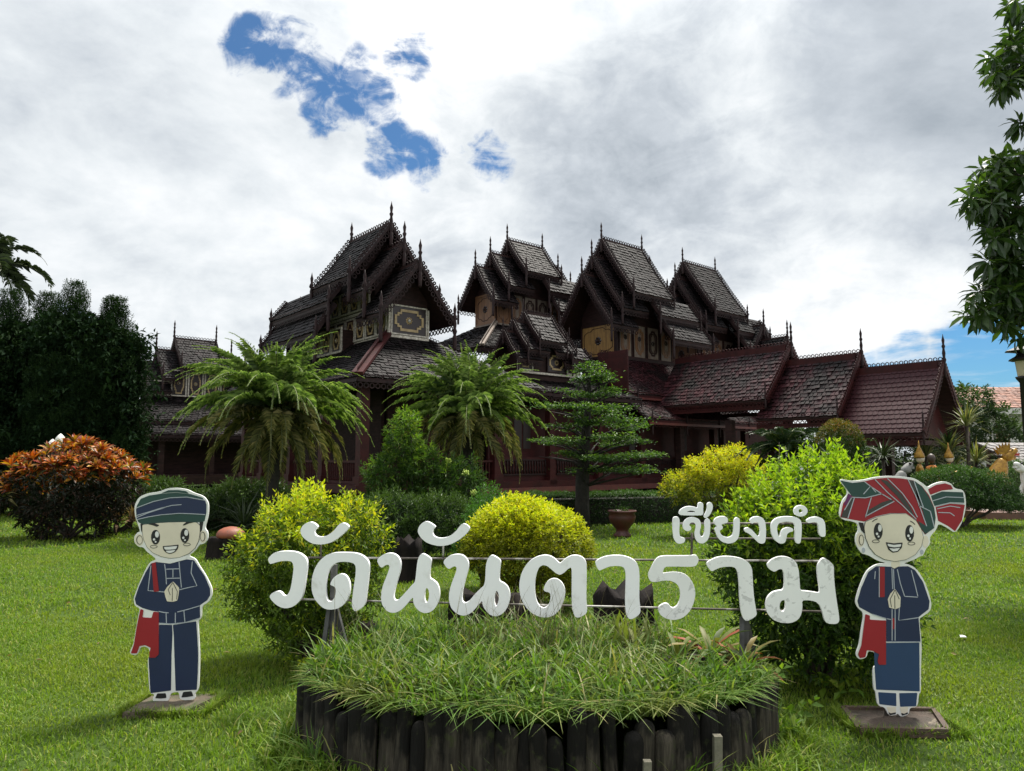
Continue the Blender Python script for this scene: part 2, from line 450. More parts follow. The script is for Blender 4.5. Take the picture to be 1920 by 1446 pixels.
def skirt(part, axis, c, sgn, r0, r1, x0, z0, x1, z1, fr=.125, pole=None, tile=('shingle', .19, .15), ends=(0, 1), pole_up=.6):
    """lean-to tier on one side of a hall, from (x0,z0) down to (x1,z1)"""
    pole = pole or POLE
    s_, t_, f_ = MB(), MB(), MB()
    P = [AX(axis, r0, c + sgn * x0, z0), AX(axis, r1, c + sgn * x0, z0), AX(axis, r1, c + sgn * x1, z1), AX(axis, r0, c + sgn * x1, z1)]
    s_.prism(P, (0, 0, -.06)); rows_of_tiles(t_, *P, row=tile[1], w=tile[2])
    e0, e1 = AX(axis, r0 + .02, c + sgn * (x1 - .03), z1 - .10), AX(axis, r1 - .02, c + sgn * (x1 - .03), z1 - .10)
    f_.beam(e0, e1, .03, .12); rings(f_, e0, e1, fr, (0, 0, -.06 - fr * .45)); rings(f_, e0 + (0, 0, .17), e1 + (0, 0, .17), fr * .8, (0, 0, .02))
    s_.build('roof', M['wood'], part); tag(t_.build('shingles', M[tile[0]], part), kind='stuff'); tag(f_.build('eave_fringe', M['trim'], part), kind='stuff')
    for k in ends:
        r = (r0, r1)[k]; o = (-1, 1)[k]; b = MB()
        p, q = AX(axis, r + o * .02, c + sgn * x0, z0 + .015), AX(axis, r + o * .02, c + sgn * x1, z1 + .015)
        b.beam(p, q, .05, .15); dn = np.cross(q - p, AX(axis, 1, 0, 0)); dn /= np.linalg.norm(dn)
        if dn[2] > 0: dn = -dn
        rings(b, p, q, fr * .9, -dn * (.07 + fr * .33), hole=.35)
        tag(b.build('bargeboard', M['trim'], part), kind='stuff')
        child(pole, 'finial', part, tuple(AX(axis, r + o * .03, c + sgn * (x1 + .01), z1 + pole_up - pole_len(pole))))


OCT = [(-1, -.45), (-1, .45), (-.82, .45), (-.82, .68), (-.62, .68), (-.62, 1), (.62, 1), (.62, .68), (.82, .68), (.82, .45),
       (1, .45), (1, -.45), (.82, -.45), (.82, -.68), (.62, -.68), (.62, -1), (-.62, -1), (-.62, -.68), (-.82, -.68), (-.82, -.45)]
OVAL = [(-1, .6), (-.75, .8), (-.55, .8), (-.35, 1), (.35, 1), (.55, .8), (.75, .8), (1, .6), (1, -.6), (.75, -.8), (.55, -.8), (.35, -1), (-.35, -1), (-.55, -.8), (-.75, -.8), (-1, -.6)]


def panel(part, o, ex, n, w, h, style='dark', name='carved_panel'):
    """framed wall panel: lower left corner o, along ex, up z, facing n"""
    o, ex, n = [np.array(v, float) for v in (o, ex, n)]; ez = np.array((0, 0, 1.))
    mb = MB(); mats = {'dark': ('dark_panel', 'white', 'tan'), 'red': ('red_panel', 'white', 'tan'), 'plain': ('dark_panel', 'trim', 'tan'), 'yellow': ('yellow_wood', 'wood', 'wood'), 'orange': ('orange_wood', 'orange_wood', 'wood'),
                       'narrow': ('grey_wood', 'wood', 'orange_wood'), 'grey': ('grey_wood', 'wood', 'wood')}[style]
    def bx(x0, z0, x1, z1, d0, d1, mi):
        mb.prism([o + ex * x0 + ez * z0 + n * d0, o + ex * x1 + ez * z0 + n * d0, o + ex * x1 + ez * z1 + n * d0, o + ex * x0 + ez * z1 + n * d0], n * (d1 - d0), mi)
    def ring(shape, sx, sz, k, d0, d1, mi):
        c = o + ex * w / 2 + ez * h / 2; m = len(shape); kx = 1 - k / sx; kz = 1 - k / sz
        a = [c + ex * x * sx + ez * z * sz for x, z in shape]; b = [c + ex * x * sx * kx + ez * z * sz * kz for x, z in shape]
        V = [p + n * d1 for p in a] + [p + n * d1 for p in b] + [p + n * d0 for p in a] + [p + n * d0 for p in b]
        F = [(i, (i + 1) % m, m + (i + 1) % m, m + i) for i in range(m)] + [(i, 2 * m + i, 2 * m + (i + 1) % m, (i + 1) % m) for i in range(m)] + \
            [(m + i, m + (i + 1) % m, 3 * m + (i + 1) % m, 3 * m + i) for i in range(m)]
        mb.add(V, F, mi)
    f = min(w, h) * ((.085 if w < 1.2 else .045) if style in ('dark', 'red') else .06)
    bx(f * .5, f * .5, w - f * .5, h - f * .5, -.02, .02, 0)
    for a in ((0, 0, w, f), (0, h - f, w, h), (0, f, f, h - f), (w - f, f, w, h - f)): bx(*a, -.02, .05, 1)
    ins = min(w, h)
    if style in ('dark', 'red', 'plain'):
        ring(OCT, w / 2 - f - ins * .09, h / 2 - f - ins * .09, ins * .085, .02, .045, 2)
    elif style in ('yellow', 'orange'):
        ring(OVAL, w / 2 - f - ins * .06, h / 2 - f - ins * .06, ins * .018, .02, .032, 2)
        for x in ((.38, .72) if style == 'yellow' else (.45,)): bx(w * x, f, w * x + .012, h - f, .02, .024, 2)
    else:
        ring(OVAL, w / 2 - f - ins * .10, h / 2 - f - ins * .16, ins * .10, .02, .04, 2)
        ring(OVAL, ins * .2, h * .30, ins * .05, .02, .034, 2)
    # rosette of small petals round a boss
    rr = ins * (.12 if style not in ('narrow', 'grey') else .13); c = o + ex * w / 2 + ez * (h * (.5 if style not in ('narrow',) else .58))
    mi = len(mats) - 1
    pm = 3
    k = 9; V = []; F = []
    for i in range(k):
        a0 = 2 * pi * i / k; q = c + (ex * cos(a0) + ez * sin(a0)) * rr * .72
        tri = [q + (ex * cos(a0 + t) + ez * sin(a0 + t)) * rr * .42 + n * .02 for t in (0, pi * .5, pi, pi * 1.5)] + [q + n * .06]
        b0 = len(V); V += tri; F += [(b0, b0 + 1, b0 + 4), (b0 + 1, b0 + 2, b0 + 4), (b0 + 2, b0 + 3, b0 + 4), (b0 + 3, b0, b0 + 4)]
    mb.add(V, F, pm)
    V = [c + (ex * cos(t) + ez * sin(t)) * rr * .45 + n * .055 for t in np.arange(8) * pi / 4] + [c + n * .085]
    mb.add(V, [(i, (i + 1) % 8, 8) for i in range(8)], 4)
    cm = M['dark_panel'] if style in ('yellow', 'orange', 'narrow', 'grey') else M['tan']
    bm_ = M['mirror'] if style in ('dark', 'red') else M['wood']
    return mb.build(name, [M[x] for x in mats] + [cm, bm_], part)


def pent(mb, axis, c, w, r0, r1, z0, zw, zr, mi=0):
    """hall body: walls to zw, gable to zr"""
    mb.prism([AX(axis, r0, c - w, z0), AX(axis, r0, c + w, z0), AX(axis, r0, c + w, zw), AX(axis, r0, c, zr), AX(axis, r0, c - w, zw)], AX(axis, r1 - r0, 0, 0), mi)


def hall_body(axis, c, w, zb, tiers, oh):
    mb = MB()
    for i, (r0, r1, zr, hw, ze) in enumerate(tiers):
        ww = w - .02 * i; s = (zr - ze) / hw
        pent(mb, axis, c, ww, r0 + oh, r1 - oh, zb - .01 * i, zr - s * ww - .16, zr - .18)
    return mb


def strip(mb, p, q, w, h, mi=0): mb.beam(p, q, w, h, mi)


# ---- corner tower (ridge along v, gable towards the lawn)
t1 = [(1.2, 8.75, 8.37, 1.5, 6.42), (2.27, 7.56, 9.3, 1.55, 7.35), (3.23, 6.3, 10.3, 1.65, 8.05)]
T1 = hall_body('v', 2.73, .79, 4.4, t1, .68).build('tower', M['wood'], temple); T1['label'] = 'corner tower with white framed dark panels'
for i, (r0, r1, zr, hw, ze) in enumerate(t1): gable(T1, 'v', 2.73, r0, r1, zr, hw, ze, pole=POLE_BIG, fr=.17, mid=((2.95, 6.9), (3.95, 5.8), None)[i])
skirt(T1, 'v', 2.73, -1, 4.0, 9.3, 1.35, 8.1, 2.05, 7.2, fr=.15, pole=POLE_BIG)
skirt(T1, 'v', 2.73, -1, 4.15, 9.3, 1.7, 7.15, 2.45, 6.05, fr=.15, pole=POLE_BIG)
skirt(T1, 'v', 2.73, 1, 4.0, 7.0, 1.35, 8.1, 2.05, 7.2, fr=.15, pole=POLE_BIG)
nl = (-1, 0, 0); xf = 1.94 - .03
for k in range(8):
    panel(T1, (xf, 1.93 + (k + 1) * .78 - .04, 5.86), (0, -1, 0), nl, .74, .92, 'red' if k == 3 else 'dark')
for k in range(4): panel(T1, (xf, 3.2 + (k + 1) * .78 - .04, 6.98), (0, -1, 0), nl, .74, .88, 'dark' if k else 'red')
panel(T1, (1.99, 1.88 - .03, 5.87), (1, 0, 0), (0, -1, 0), 1.48, 1.06, 'dark')
mb = MB()
mb.beam((1.95, 1.82, 5.80), (1.95, 8.0, 5.80), .09, .09, 0); mb.beam((1.87, 1.84, 5.80), (3.55, 1.84, 5.80), .09, .091, 0)
mb.beam((xf + .02, 3.2, 6.88), (xf + .02, 6.5, 6.88), .1, .10, 0)
for y in (1.86, 3.6): mb.box((xf + .02, y, 6.35), (.08, .1, 1.05), 0)
mb.box((3.52, 1.84, 6.35), (.06, .1, 1.05), 0)
mb.build('white_moulding', M['white'], T1)

mb = MB(); mb.box((1.72, 6.95, 5.35), (.52, 5.2, 1.9)); mb.build('lower_wall', M['wood'], T1)
for k in range(6): panel(T1, (1.43, 4.38 + (k + 1) * .84 - .04, 5.45), (0, -1, 0), nl, .8, .95, 'dark')
mb = MB(); mb.beam((1.42, 4.36, 5.38), (1.42, 9.5, 5.38), .09, .11); mb.build('white_moulding', M['white'], T1)

# ---- middle tower (ridge along u)
t2 = [(9.4, 15.6, 10.55, 1.35, 8.75), (10.3, 14.7, 11.35, 1.37, 9.55), (11.35, 13.6, 12.2, 1.4, 10.4)]
T2 = hall_body('u', 6.75, .74, 6.6, t2, .62).build('tower', M['wood'], temple); T2['label'] = 'middle tower with brown orange panels'
for i, (r0, r1, zr, hw, ze) in enumerate(t2): gable(T2, 'u', 6.75, r0, r1, zr, hw, ze, pole=POLE, mid=((10.9, 14.1), (11.9, 13.1), None)[i])
skirt(T2, 'u', 6.75, -1, 12.5, 15.8, 1.15, 10.4, 1.75, 9.55); skirt(T2, 'u', 6.75, -1, 12.7, 16.0, 1.5, 9.5, 2.2, 8.5)
panel(T2, (10.0 - .03, 6.75 + .73, 7.85), (0, -1, 0), (-1, 0, 0), 1.46, 1.45, 'orange')
for k, st in enumerate(('orange', 'narrow', 'grey', 'grey', 'narrow')):
    panel(T2, (10.06 + k * .82, 6.75 - .77, 7.85), (1, 0, 0), (0, -1, 0), .78, 1.5, st)
mb = MB(); mb.beam((9.95, 5.96, 7.78), (14.6, 5.96, 7.78), .1, .12); mb.beam((9.95, 5.9, 7.775), (9.95, 7.6, 7.775), .1, .12); mb.build('sill_moulding', M['grey_wood'], T2)

# ---- right pair of towers
def big_tower(da, label, pan):
    t3 = [(12.6 + da, 18.0 + da, 9.95, 1.75, 7.4), (13.27 + da, 17.4 + da, 10.9, 1.8, 8.2), (13.94 + da, 16.8 + da, 11.85, 1.9, 9.0)]
    T = hall_body('u', 2.9, 1.1, 4.8, t3, 1.05).build('tower', M['wood'], temple); T['label'] = label
    for i, (r0, r1, zr, hw, ze) in enumerate(t3): gable(T, 'u', 2.9, r0, r1, zr, hw, ze, fr=.16, mid=((14.4 + da, 16.3 + da), (15.1 + da, 15.7 + da), None)[i])
    skirt(T, 'u', 2.9, -1, 15.3 + da, 18.3 + da, 1.6, 9.0, 2.3, 8.05, fr=.14); skirt(T, 'u', 2.9, -1, 15.5 + da, 18.5 + da, 2.0, 8.0, 2.85, 6.9, fr=.14)
    panel(T, (13.65 + da - .03, 2.9 + 1.1, 6.15), (0, -1, 0), (-1, 0, 0), 2.18, 1.62, pan)
    for k, st in enumerate(('plain', 'narrow', 'grey', 'narrow')):
        panel(T, (13.72 + da + k * .98, 2.9 - 1.13, 6.15), (1, 0, 0), (0, -1, 0), .9, 1.6, 'narrow' if k == 0 else st)
    mb = MB(); mb.beam((13.58 + da, 1.76, 6.09), (18 + da, 1.76, 6.09), .1, .12); mb.beam((13.6 + da, 1.7, 6.085), (13.6 + da, 4.1, 6.085), .1, .12)
    for z in (6.0,): mb.box((13.62 + da, 1.8, 6.9), (.12, .12, 1.7))
    mb.build('sill_moulding', M['trim'], T)
    return T


T3 = big_tower(0, 'tower with the yellow wood gable panel', 'yellow')
T4 = big_tower(6.25, 'rearmost of the right pair of towers', 'orange')

# ---- small shrine gable in front of the middle tower
t6 = [(6.8, 10.3, 6.45, .9, 5.3), (7.27, 9.8, 6.9, .92, 5.7), (7.84, 9.25, 7.3, .95, 6.1)]
T6 = hall_body('u', 1.5, .55, 4.3, t6, .45).build('shrine_gable', M['wood'], temple); T6['label'] = 'small dark shrine gable with an octagon window'
for i, (r0, r1, zr, hw, ze) in enumerate(t6): gable(T6, 'u', 1.5, r0, r1, zr, hw, ze, pole=POLE_SMALL, pole_up=.5, fr=.12, mid=((8.0, 9.2), (8.4, 8.7), None)[i])
panel(T6, (8.5, .92, 4.92), (1, 0, 0), (0, -1, 0), 1.05, .85, 'plain', 'octagon_window')
for k in (0, 1): panel(T6, (7.0 + k * 2.6, .92, 4.92), (1, 0, 0), (0, -1, 0), .76, .7, 'dark')
skirt(T6, 'u', 1.5, -1, 9.5, 10.5, .6, 6.0, 1.05, 5.5, pole=POLE_SMALL, fr=.11, pole_up=.4)
mb = MB(); mb.beam((7.2, .9, 4.86), (10.2, .9, 4.86), .08, .08); mb.build('white_moulding', M['white'], T6)

# ---- small stepped hall at the right rear
t5 = [(-1.0, 5.0, 7.7, 1.5, 5.6), (0.3, 4.4, 8.5, 1.5, 6.4)]
T5 = hall_body('v', 23.4, 1.0, 4.5, t5, .6).build('rear_gable', M['wood'], temple); T5['label'] = 'small stepped gable behind the red porch'
for i, (r0, r1, zr, hw, ze) in enumerate(t5): gable(T5, 'v', 23.4, r0, r1, zr, hw, ze, pole_up=.8)

# ---- lower roofs round the walls
low = MB(); low.box((7.5, 7.5, 2.2), (10, 10, 4.4)); low.box((16.9, 5.2, 2.5), (8.9, 8.4, 4.98)); low.box((25, 7.0, 2.0), (7.4, 10, 3.9)); low = low.build('gallery', M['wood'], temple)


def slope(part, TL, TR, BR, BL, tile=('shingle', .17, .16), nm='roof', fringe=True, trim='trim', fr=.13):
    s_, t_, f_ = MB(), MB(), MB()
    s_.prism([TL, TR, BR, BL], (0, 0, -.07)); rows_of_tiles(t_, TL, TR, BR, BL, row=tile[1], w=tile[2])
    s_.build(nm, M['wood'], part); tag(t_.build('shingles', M[tile[0]], part), kind='stuff')
    if fringe:
        a, b = np.array(BL, float), np.array(BR, float)
        f_.beam(a + (0, 0, -.09), b + (0, 0, -.09), .05, .09); rings(f_, a + (0, 0, -.13), b + (0, 0, -.13), fr * 1.5, (0, 0, -fr * .8))
        rings(f_, a, b, fr * .7, (0, 0, .07), hole=.3)
        tag(f_.build('eave_fringe', M[trim], part), kind='stuff')


def hipbar(part, p, q, m='maroon', w=.26, h=.10):
    b = MB(); p = np.array(p, float); q = np.array(q, float)
    b.beam(p + (0, 0, .09), q + (0, 0, .09), w, h); rings(b, p + (0, 0, .15), q + (0, 0, .15), .13, (0, 0, .06))
    tag(b.build('hip_ridge', M[m], part), kind='stuff')


E = -.46
slope(low, (1.85, 12, 5.74), (1.85, 1.85, 5.74), (E, E, 3.98), (E, 14, 3.98))
slope(low, (1.85, 1.85, 5.74), (3.6, 1.85, 5.74), (7.5, E, 3.98), (E, E, 3.98))
slope(low, (3.6, 1.85, 5.74), (6.4, 1.92, 4.95), (7.52, E, 3.975), (7.48, E, 3.975), fringe=False)
hipbar(low, (1.85, 1.85, 5.76), (E, E, 4.0), w=.34)
hipbar(low, (3.6, 1.95, 5.72), (6.4, 2.0, 4.95), 'trim', .14)
slope(low, (6.3, 1.9, 4.95), (12.6, 1.9, 4.95), (12.6, E, 3.95), (7.5, E, 3.95))
# hipped roof under the middle tower
slope(low, (9.95, 7.6, 7.75), (9.95, 5.95, 7.75), (6.8, 2.9, 6.0), (6.8, 10.6, 6.0))
slope(low, (9.95, 5.95, 7.75), (14.5, 5.95, 7.75), (17, 2.9, 6.0), (6.8, 2.9, 6.0))
hipbar(low, (9.95, 5.95, 7.78), (6.8, 2.9, 6.02), 'grey_wood', .2)
# red tiled lean-to roofs to the right
slope(low, (12.5, 1.8, 6.05), (20.5, 1.8, 6.05), (20.5, .3, 4.3), (12.5, .3, 4.3), ('tile', .105, .11), trim='maroon')
slope(low, (12.4, .55, 4.15), (21.4, .55, 4.15), (21.4, -.95, 3.16), (12.4, -.95, 3.16), ('tile', .105, .11), trim='maroon')
mb = MB(); mb.beam((12.4, -1.02, 2.98), (21.4, -1.02, 2.98), .06, .10); mb.beam((12.5, .24, 4.12), (20.5, .24, 4.12), .06, .09); mb.build('red_fascia', M['beam'], low)
mb = MB(); mb.box((12.47, 1.0, 5.1), (.06, 1.7, 2.1)); mb.beam((12.47, 1.85, 6.15), (12.47, .25, 4.35), .12, .1); mb.build('end_board', M['maroon'], low)
for a in (12.6, 14.9, 17.3, 19.7): child(POLE_SMALL, 'finial', low, (a, -1.0, 2.5)); child(POLE_SMALL, 'finial', low, (a + .6, .25, 3.75))
hipbar(low, (12.5, 1.8, 6.07), (20.5, 1.8, 6.07), 'maroon', .15)

# ---- verandah: deck, columns, railings, wall
ver = MB(); ver.box((10.5, 4.9, .62), (21.6, 10.2, .26)); ver = ver.build('deck', M['maroon'], temple)
mb = MB(); mb.beam((4.2, -.24, .42), (22, -.24, .42), .07, .2); mb.build('red_beam', M['beam'], ver)
mb = MB()
for a in np.arange(.2, 21, 1.9):
    mb.box((a, .1, .24), (.22, .22, .5))
for b in np.arange(1.6, 9.8, 1.9): mb.box((.1, b, .24), (.22, .22, .5))
mb.build('stilts', M['wood'], ver)['kind'] = 'stuff'
cm = MB(); cm.box((0, 0, 1.6), (.30, .30, 3.3)); cm.box((0, 0, .12), (.4, .4, .26)); cm.box((0, 0, 3.15), (.38, .38, .12)); cmesh = cm.mesh('column'); cmesh.materials.append(M['maroon'])
cols = [(0, 0)] + [(a, 0) for a in (2.6, 5.2)] + [(0, b) for b in (2.6, 5.2, 7.8, 9.8)]
for a, b in cols: child(cmesh, 'column', ver, (a, b, .75))
for a in (7.8, 10.4, 13, 15.6, 18.2, 20.8): child(cmesh, 'column', ver, (a, -.02, .62), sc=(.9, .9, .82 if a > 12 else 1.0))
# lintels
mb = MB(); mb.beam((-.2, .02, 3.86), (12.4, .02, 3.86), .16, .2); mb.beam((.0, -.2, 3.861), (0, 9.8, 3.861), .16, .2); mb.beam((12.3, -.02, 3.0), (21, -.02, 3.0), .16, .2); mb.build('lintel', M['wood'], ver)
bal = MB(); bal.lathe([(.02, 0), (.032, .06), (.02, .13), (.034, .3), (.02, .45), (.03, .54), (.02, .62)], seg=6); balm = bal.mesh('baluster'); balm.materials.append(M['maroon'])
def railing(p, q):
    p = Vector(p); q = Vector(q); mb = MB(); up = Vector((0, 0, 1))
    mb.beam(p + up * .70, q + up * .70, .1, .07); mb.beam(p + up * .06, q + up * .06, .08, .07); mb.beam(p + up * .01, q + up * .01, .12, .02); mb.build('rail', M['maroon'], ver)
    n = int((q - p).length / .135)
    for i in range(1, n): child(balm, 'baluster', ver, tuple(p.lerp(q, i / n) + up * .08))
for b0, b1 in ((0, 2.6), (2.6, 5.2), (5.2, 7.8), (7.8, 9.8)): railing((0, b0 + .15, .76), (0, b1 - .15, .76))
for a0, a1 in ((0, 2.6), (2.6, 5.2)): railing((a0 + .15, 0, .76), (a1 - .15, 0, .76))
# boarded wall with lattice windows behind the small trees
mb = MB(); mb.box((6.3, 1.75, 2.3), (8.9, .12, 3.2)); mb.box((1.75, 6.4, 2.3), (.12, 9.1, 3.2)); mb.build('inner_wall', M['wood'], ver)
mb = MB(); mb.box((13.2, .15, 1.15), (15.8, .1, .9)); mb.box((13.2, .62, 2.2), (15.8, .1, 2.6)); mb.build('boarded_wall', M['maroon'], ver)
for a in np.arange(5.6, 20.5, 2.6):
    mb = MB(); mb.beam((a, .07, .98), (a + 2.1, .07, .98), .05, .05); mb.beam((a, .07, 1.5), (a + 2.1, .07, 1.5), .05, .05)
    for k in range(16):
        x = a + (k + .5) * 2.1 / 16; mb.lathe([(.02, 0), (.04, .12), (.018, .24), (.04, .36), (.02, .48)], (x, .07, 1.0), seg=5)
    mb.build('lattice', M['trim'], ver)
for a in np.arange(6.4, 20, 3.2):
    mb = MB(); mb.box((a + .5, .56, 2.45), (.9, .03, 1.2), 0)
    for k in range(2): mb.box((a + .28 + k * .44, .535, 2.45), (.36, .03, 1.06), 1)
    mb.build('shutter', [M['maroon'], M['dark_panel']], ver)

# ---- entrance porch: three stepped roofs over columns
por = MB(); por.box((16.5, -3.6, .1), (3.9, 9.6, .16))
por = por.build('porch', mat('porch_floor', (.16, .13, .115), (.11, .09, .08), .7, 4), temple)
for b_ in (-.6, -3.1, -5.6, -7.9):
    for a_ in (14.9, 18.1):
        mb = MB(); h_ = 3.0 if b_ > -6 else 2.6; mb.box((0, 0, h_ / 2 + .1), (.28, .28, h_)); mb.box((0, 0, .33), (.42, .42, .3)); o_ = mb.build('column', M['wood'], por); o_.location = (a_, b_, 0)
por['label'] = 'stepped red tiled entrance porch on dark columns'
psec = [(-4.95, .6, 6.1, 2.0, 3.8), (-7.72, -4.5, 5.45, 2.0, 3.05), (-10.5, -7.3, 4.85, 2.0, 2.35)]
tm = MB(); tm.prism([(-.085, -.02, 0), (.085, -.02, 0), (.085, .235, .0), (0, .262, .0), (-.085, .235, .0)], (0, 0, .02))
tme = tm.mesh('tile'); tme.materials.append(M['tile'])
for k, (r0, r1, zr, hw, ze) in enumerate(psec):
    gable(por, 'v', 16.5, r0, r1, zr, hw, ze, pole=POLE, pole_up=.85, fr=.14, tile=('tile', .20, .165), ends=(0,), slab='wood', tiles_as_parts=(k == 2), trim='maroon', sag=.10, eavepoles=False)
    for sd_ in (-1, 1): child(POLE_SMALL, 'finial', por, (16.5 + sd_ * 2.02, r0, ze - .35))
    mb = MB(); mb.beam((16.5, r0 + .1, zr - .10), (16.5, r1, zr - .10), .42, .12); mb.beam((16.5 - .19, r0 + .1, zr - .14), (16.5 - .19, r1, zr - .14), .06, .34); mb.build('ridge_board', M['maroon'], por)
    mb = MB(); mb.beam((14.6, r0 + .15, ze - .28), (14.6, r1, ze - .28), .12, .16); mb.beam((18.4, r0 + .15, ze - .28), (18.4, r1, ze - .28), .12, .16); mb.beam((14.6, r0 + .5, ze - .26), (18.4, r0 + .5, ze - .26), .12, .16)
    mb.prism([(14.75, r0 + .55, ze - .1), (18.25, r0 + .55, ze - .1), (16.5, r0 + .55, zr - .25)], (0, .06, 0)); mb.build('tie_beam', M['maroon'], por)
mb = MB(); mb.beam((14.9, -8.1, 2.1), (18.1, -8.1, 2.1), .1, .14); mb.beam((15.05, -9.6, 2.25), (15.05, -8.0, 1.2), .05, .06); mb.build('brace', M['wood'], por)
# individual tiles on the nearest porch roof
def place_tiles(part, TL, TR, BR, BL, row, w):
    TL, TR, BR, BL = map(Vector, (TL, TR, BR, BL)); ln = ((BL - TL).length + (BR - TR).length) / 2; n = int(round(ln / row)); cnt = 0
    dn = (BL - TL).normalized(); al = (TR - TL).normalized(); nr = al.cross(dn)
    if nr.z < 0: nr = -nr; 
    for i in range(n):
        A = TL.lerp(BL, (i + 1) / n); B = TR.lerp(BR, (i + 1) / n); k = int((B - A).length / w)
        for j in range(k):
            c = A.lerp(B, (j + (.5 if i % 2 else .15)) / k) - dn * (row * 1.22) + nr * (.006 + random.uniform(0, .006))
            c2 = nr * .026
            x = al if al.cross(dn).dot(nr) > 0 else -al
            y = (dn + nr * .085).normalized(); z = x.cross(y)
            o = bpy.data.objects.new('tile', tme); COL.objects.link(o); o.parent = part
            m = Matrix((x, y, z)).transposed().to_4x4(); m.translation = c + nr * .004
            o.matrix_local = m; cnt += 1
    return cnt
r0, r1, zr, hw, ze = psec[2]; rs = zr - ze
q = [(0, zr), (hw * .5, zr - rs * .5 - .10), (hw, ze)]
for (x0, z0), (x1, z1) in zip(q[:-1], q[1:]):
    place_tiles(por, (16.5 - x0, r1, z0 + .01), (16.5 - x0, r0, z0 + .01), (16.5 - x1, r0, z1 + .01), (16.5 - x1, r1, z1 + .01), .215, .175)
rt = MB()
rows_of_tiles(rt, (16.5, r0, zr), (16.5, r1, zr), (16.5 + hw, r1, ze), (16.5 + hw, r0, ze), row=.2, w=.165); rt.build('shingles', M['tile'], por)['kind'] = 'stuff'

# ---- separate pavilion beyond the palms
pav = empty('teak_pavilion', (-4.56, 22, 0), ROT, 'small teak pavilion with white edged tall panels between the conifers and the palm', 'pavilion')
t0 = [(-1.4, 4.1, 6.7, 1.6, 5.0), (-.6, 3.3, 7.4, 1.6, 5.7), (.28, 2.43, 8.1, 1.6, 6.4)]
TP = hall_body('u', 22, 1.05, 3.6, t0, .5).build('upper_hall', M['wood'], pav)
for i, (r0, r1, zr, hw, ze) in enumerate(t0): gable(TP, 'u', 22, r0, r1, zr, hw, ze, pole_up=.9, mid=((-.15, 2.85), (.35, 2.35), None)[i])
for k in range(6):
    tall = k in (2, 3)
    panel(TP, (-.95 + k * .85, 20.92, 4.85), (1, 0, 0), (0, -1, 0), .8, 1.4 if k in (2, 3, 4, 1) else .8, 'dark')
panel(TP, (.9, 20.9, 6.32), (1, 0, 0), (0, -1, 0), .8, .5, 'plain')
slope(TP, (-1.3, 20.9, 4.75), (4.2, 20.9, 4.75), (6, 19, 3.4), (-3.2, 19, 3.4)); slope(TP, (-3.6, 19.2, 3.3), (6.3, 19.2, 3.3), (7, 18.2, 2.7), (-4.2, 18.2, 2.7))
mb = MB(); mb.box((1.4, 22, 1.9), (7.6, 5, 3.4)); 
for a in (-3.4, -1, 1.4, 3.8, 6.2): mb.box((a, 18.6, 1.5), (.25, .25, 2.6))
mb.box((1.4, 19.5, .5), (10.4, 2.6, .5)); mb.build('lower_hall', M['wood'], pav)
# ------------------------------------------------------------------ ground and plants
BEDC, BRX, BRY, BEDZ = (.145, 4.25), 1.30, .80, .37
gm = mat('lawn_soil', (.052, .085, .016), (.030, .050, .012), .95, 1.2, 8, bump=.5, bscale=40, spec=.08)
me = MB()
xs = np.array([-600, -60, -20, -8, 8, 20, 60, 600.]); ys = np.array([-40, 0, 8, 20, 45, 120, 900.])
X, Y = np.meshgrid(xs, ys); V = np.stack([X, Y, np.zeros_like(X)], -1).reshape(-1, 3); n = len(xs)
me.add(V, [(j * n + i, j * n + i + 1, (j + 1) * n + i + 1, (j + 1) * n + i) for j in range(len(ys) - 1) for i in range(n - 1)])
tag(me.build('ground', gm), kind='structure')


def unit(a): return a / (np.linalg.norm(a, axis=-1, keepdims=True) + 1e-9)


def rdirs(n): return unit(rng.normal(size=(n, 3)))


def leafV(P, D, L, Wd, fold=.18, droop=.12, ref=None, wide=.45):
    """diamond leaves: base, right, tip, left, folded along the midrib"""
    n = len(P); D = unit(D); ref = np.tile((0, 0, 1.), (n, 1)) + rng.normal(scale=.35, size=(n, 3)) if ref is None else ref
    S = unit(np.cross(D, ref)); N = unit(np.cross(S, D)); L = np.broadcast_to(L, (n,))[:, None]; Wd = np.broadcast_to(Wd, (n,))[:, None]
    m = P + D * L * wide
    V = np.stack([P, m + S * Wd / 2 + N * Wd * fold, P + D * L - N * L * droop, m - S * Wd / 2 + N * Wd * fold], 1)
    F = (np.arange(n)[:, None, None] * 4 + np.array([(0, 1, 2), (0, 2, 3)])[None]).reshape(-1, 3)
    return V.reshape(-1, 3), F


def sprays(mb, P, D, k, stem, L, Wd, tint=None, out=.8, stemgrow=.0, mi=0, jit=.25):
    """leafy shoots: k pairs of leaves up each stem"""
    n = len(P); D = unit(D); a = unit(np.cross(D, rdirs(n))); b = np.cross(D, a); PP, DD, LL, T = [], [], [], []
    st = stem * rng.uniform(.6, 1.3, n)
    for j in range(k):
        for sg in (1, -1):
            s = (a if j % 2 else b) * sg
            PP.append(P + D * (st * (j + .4) / k)[:, None])
            f = j / max(k - 1, 1)
            DD.append(D * (.25 + .7 * f) + s * out * (1.1 - .6 * f) + rng.normal(scale=jit, size=(n, 3)))
            LL.append(L * rng.uniform(.75, 1.2, n) * (1 - .35 * f)); T.append(tint if tint is not None else np.zeros(n))
    PP, DD, LL, T = np.concatenate(PP), np.concatenate(DD), np.concatenate(LL), np.concatenate(T)
    V, F = leafV(PP, DD, LL, LL * (Wd / L))
    mb.add(V, F, mi, False, np.repeat(np.clip(T + rng.normal(scale=.12, size=len(T)), 0, 1), 4))


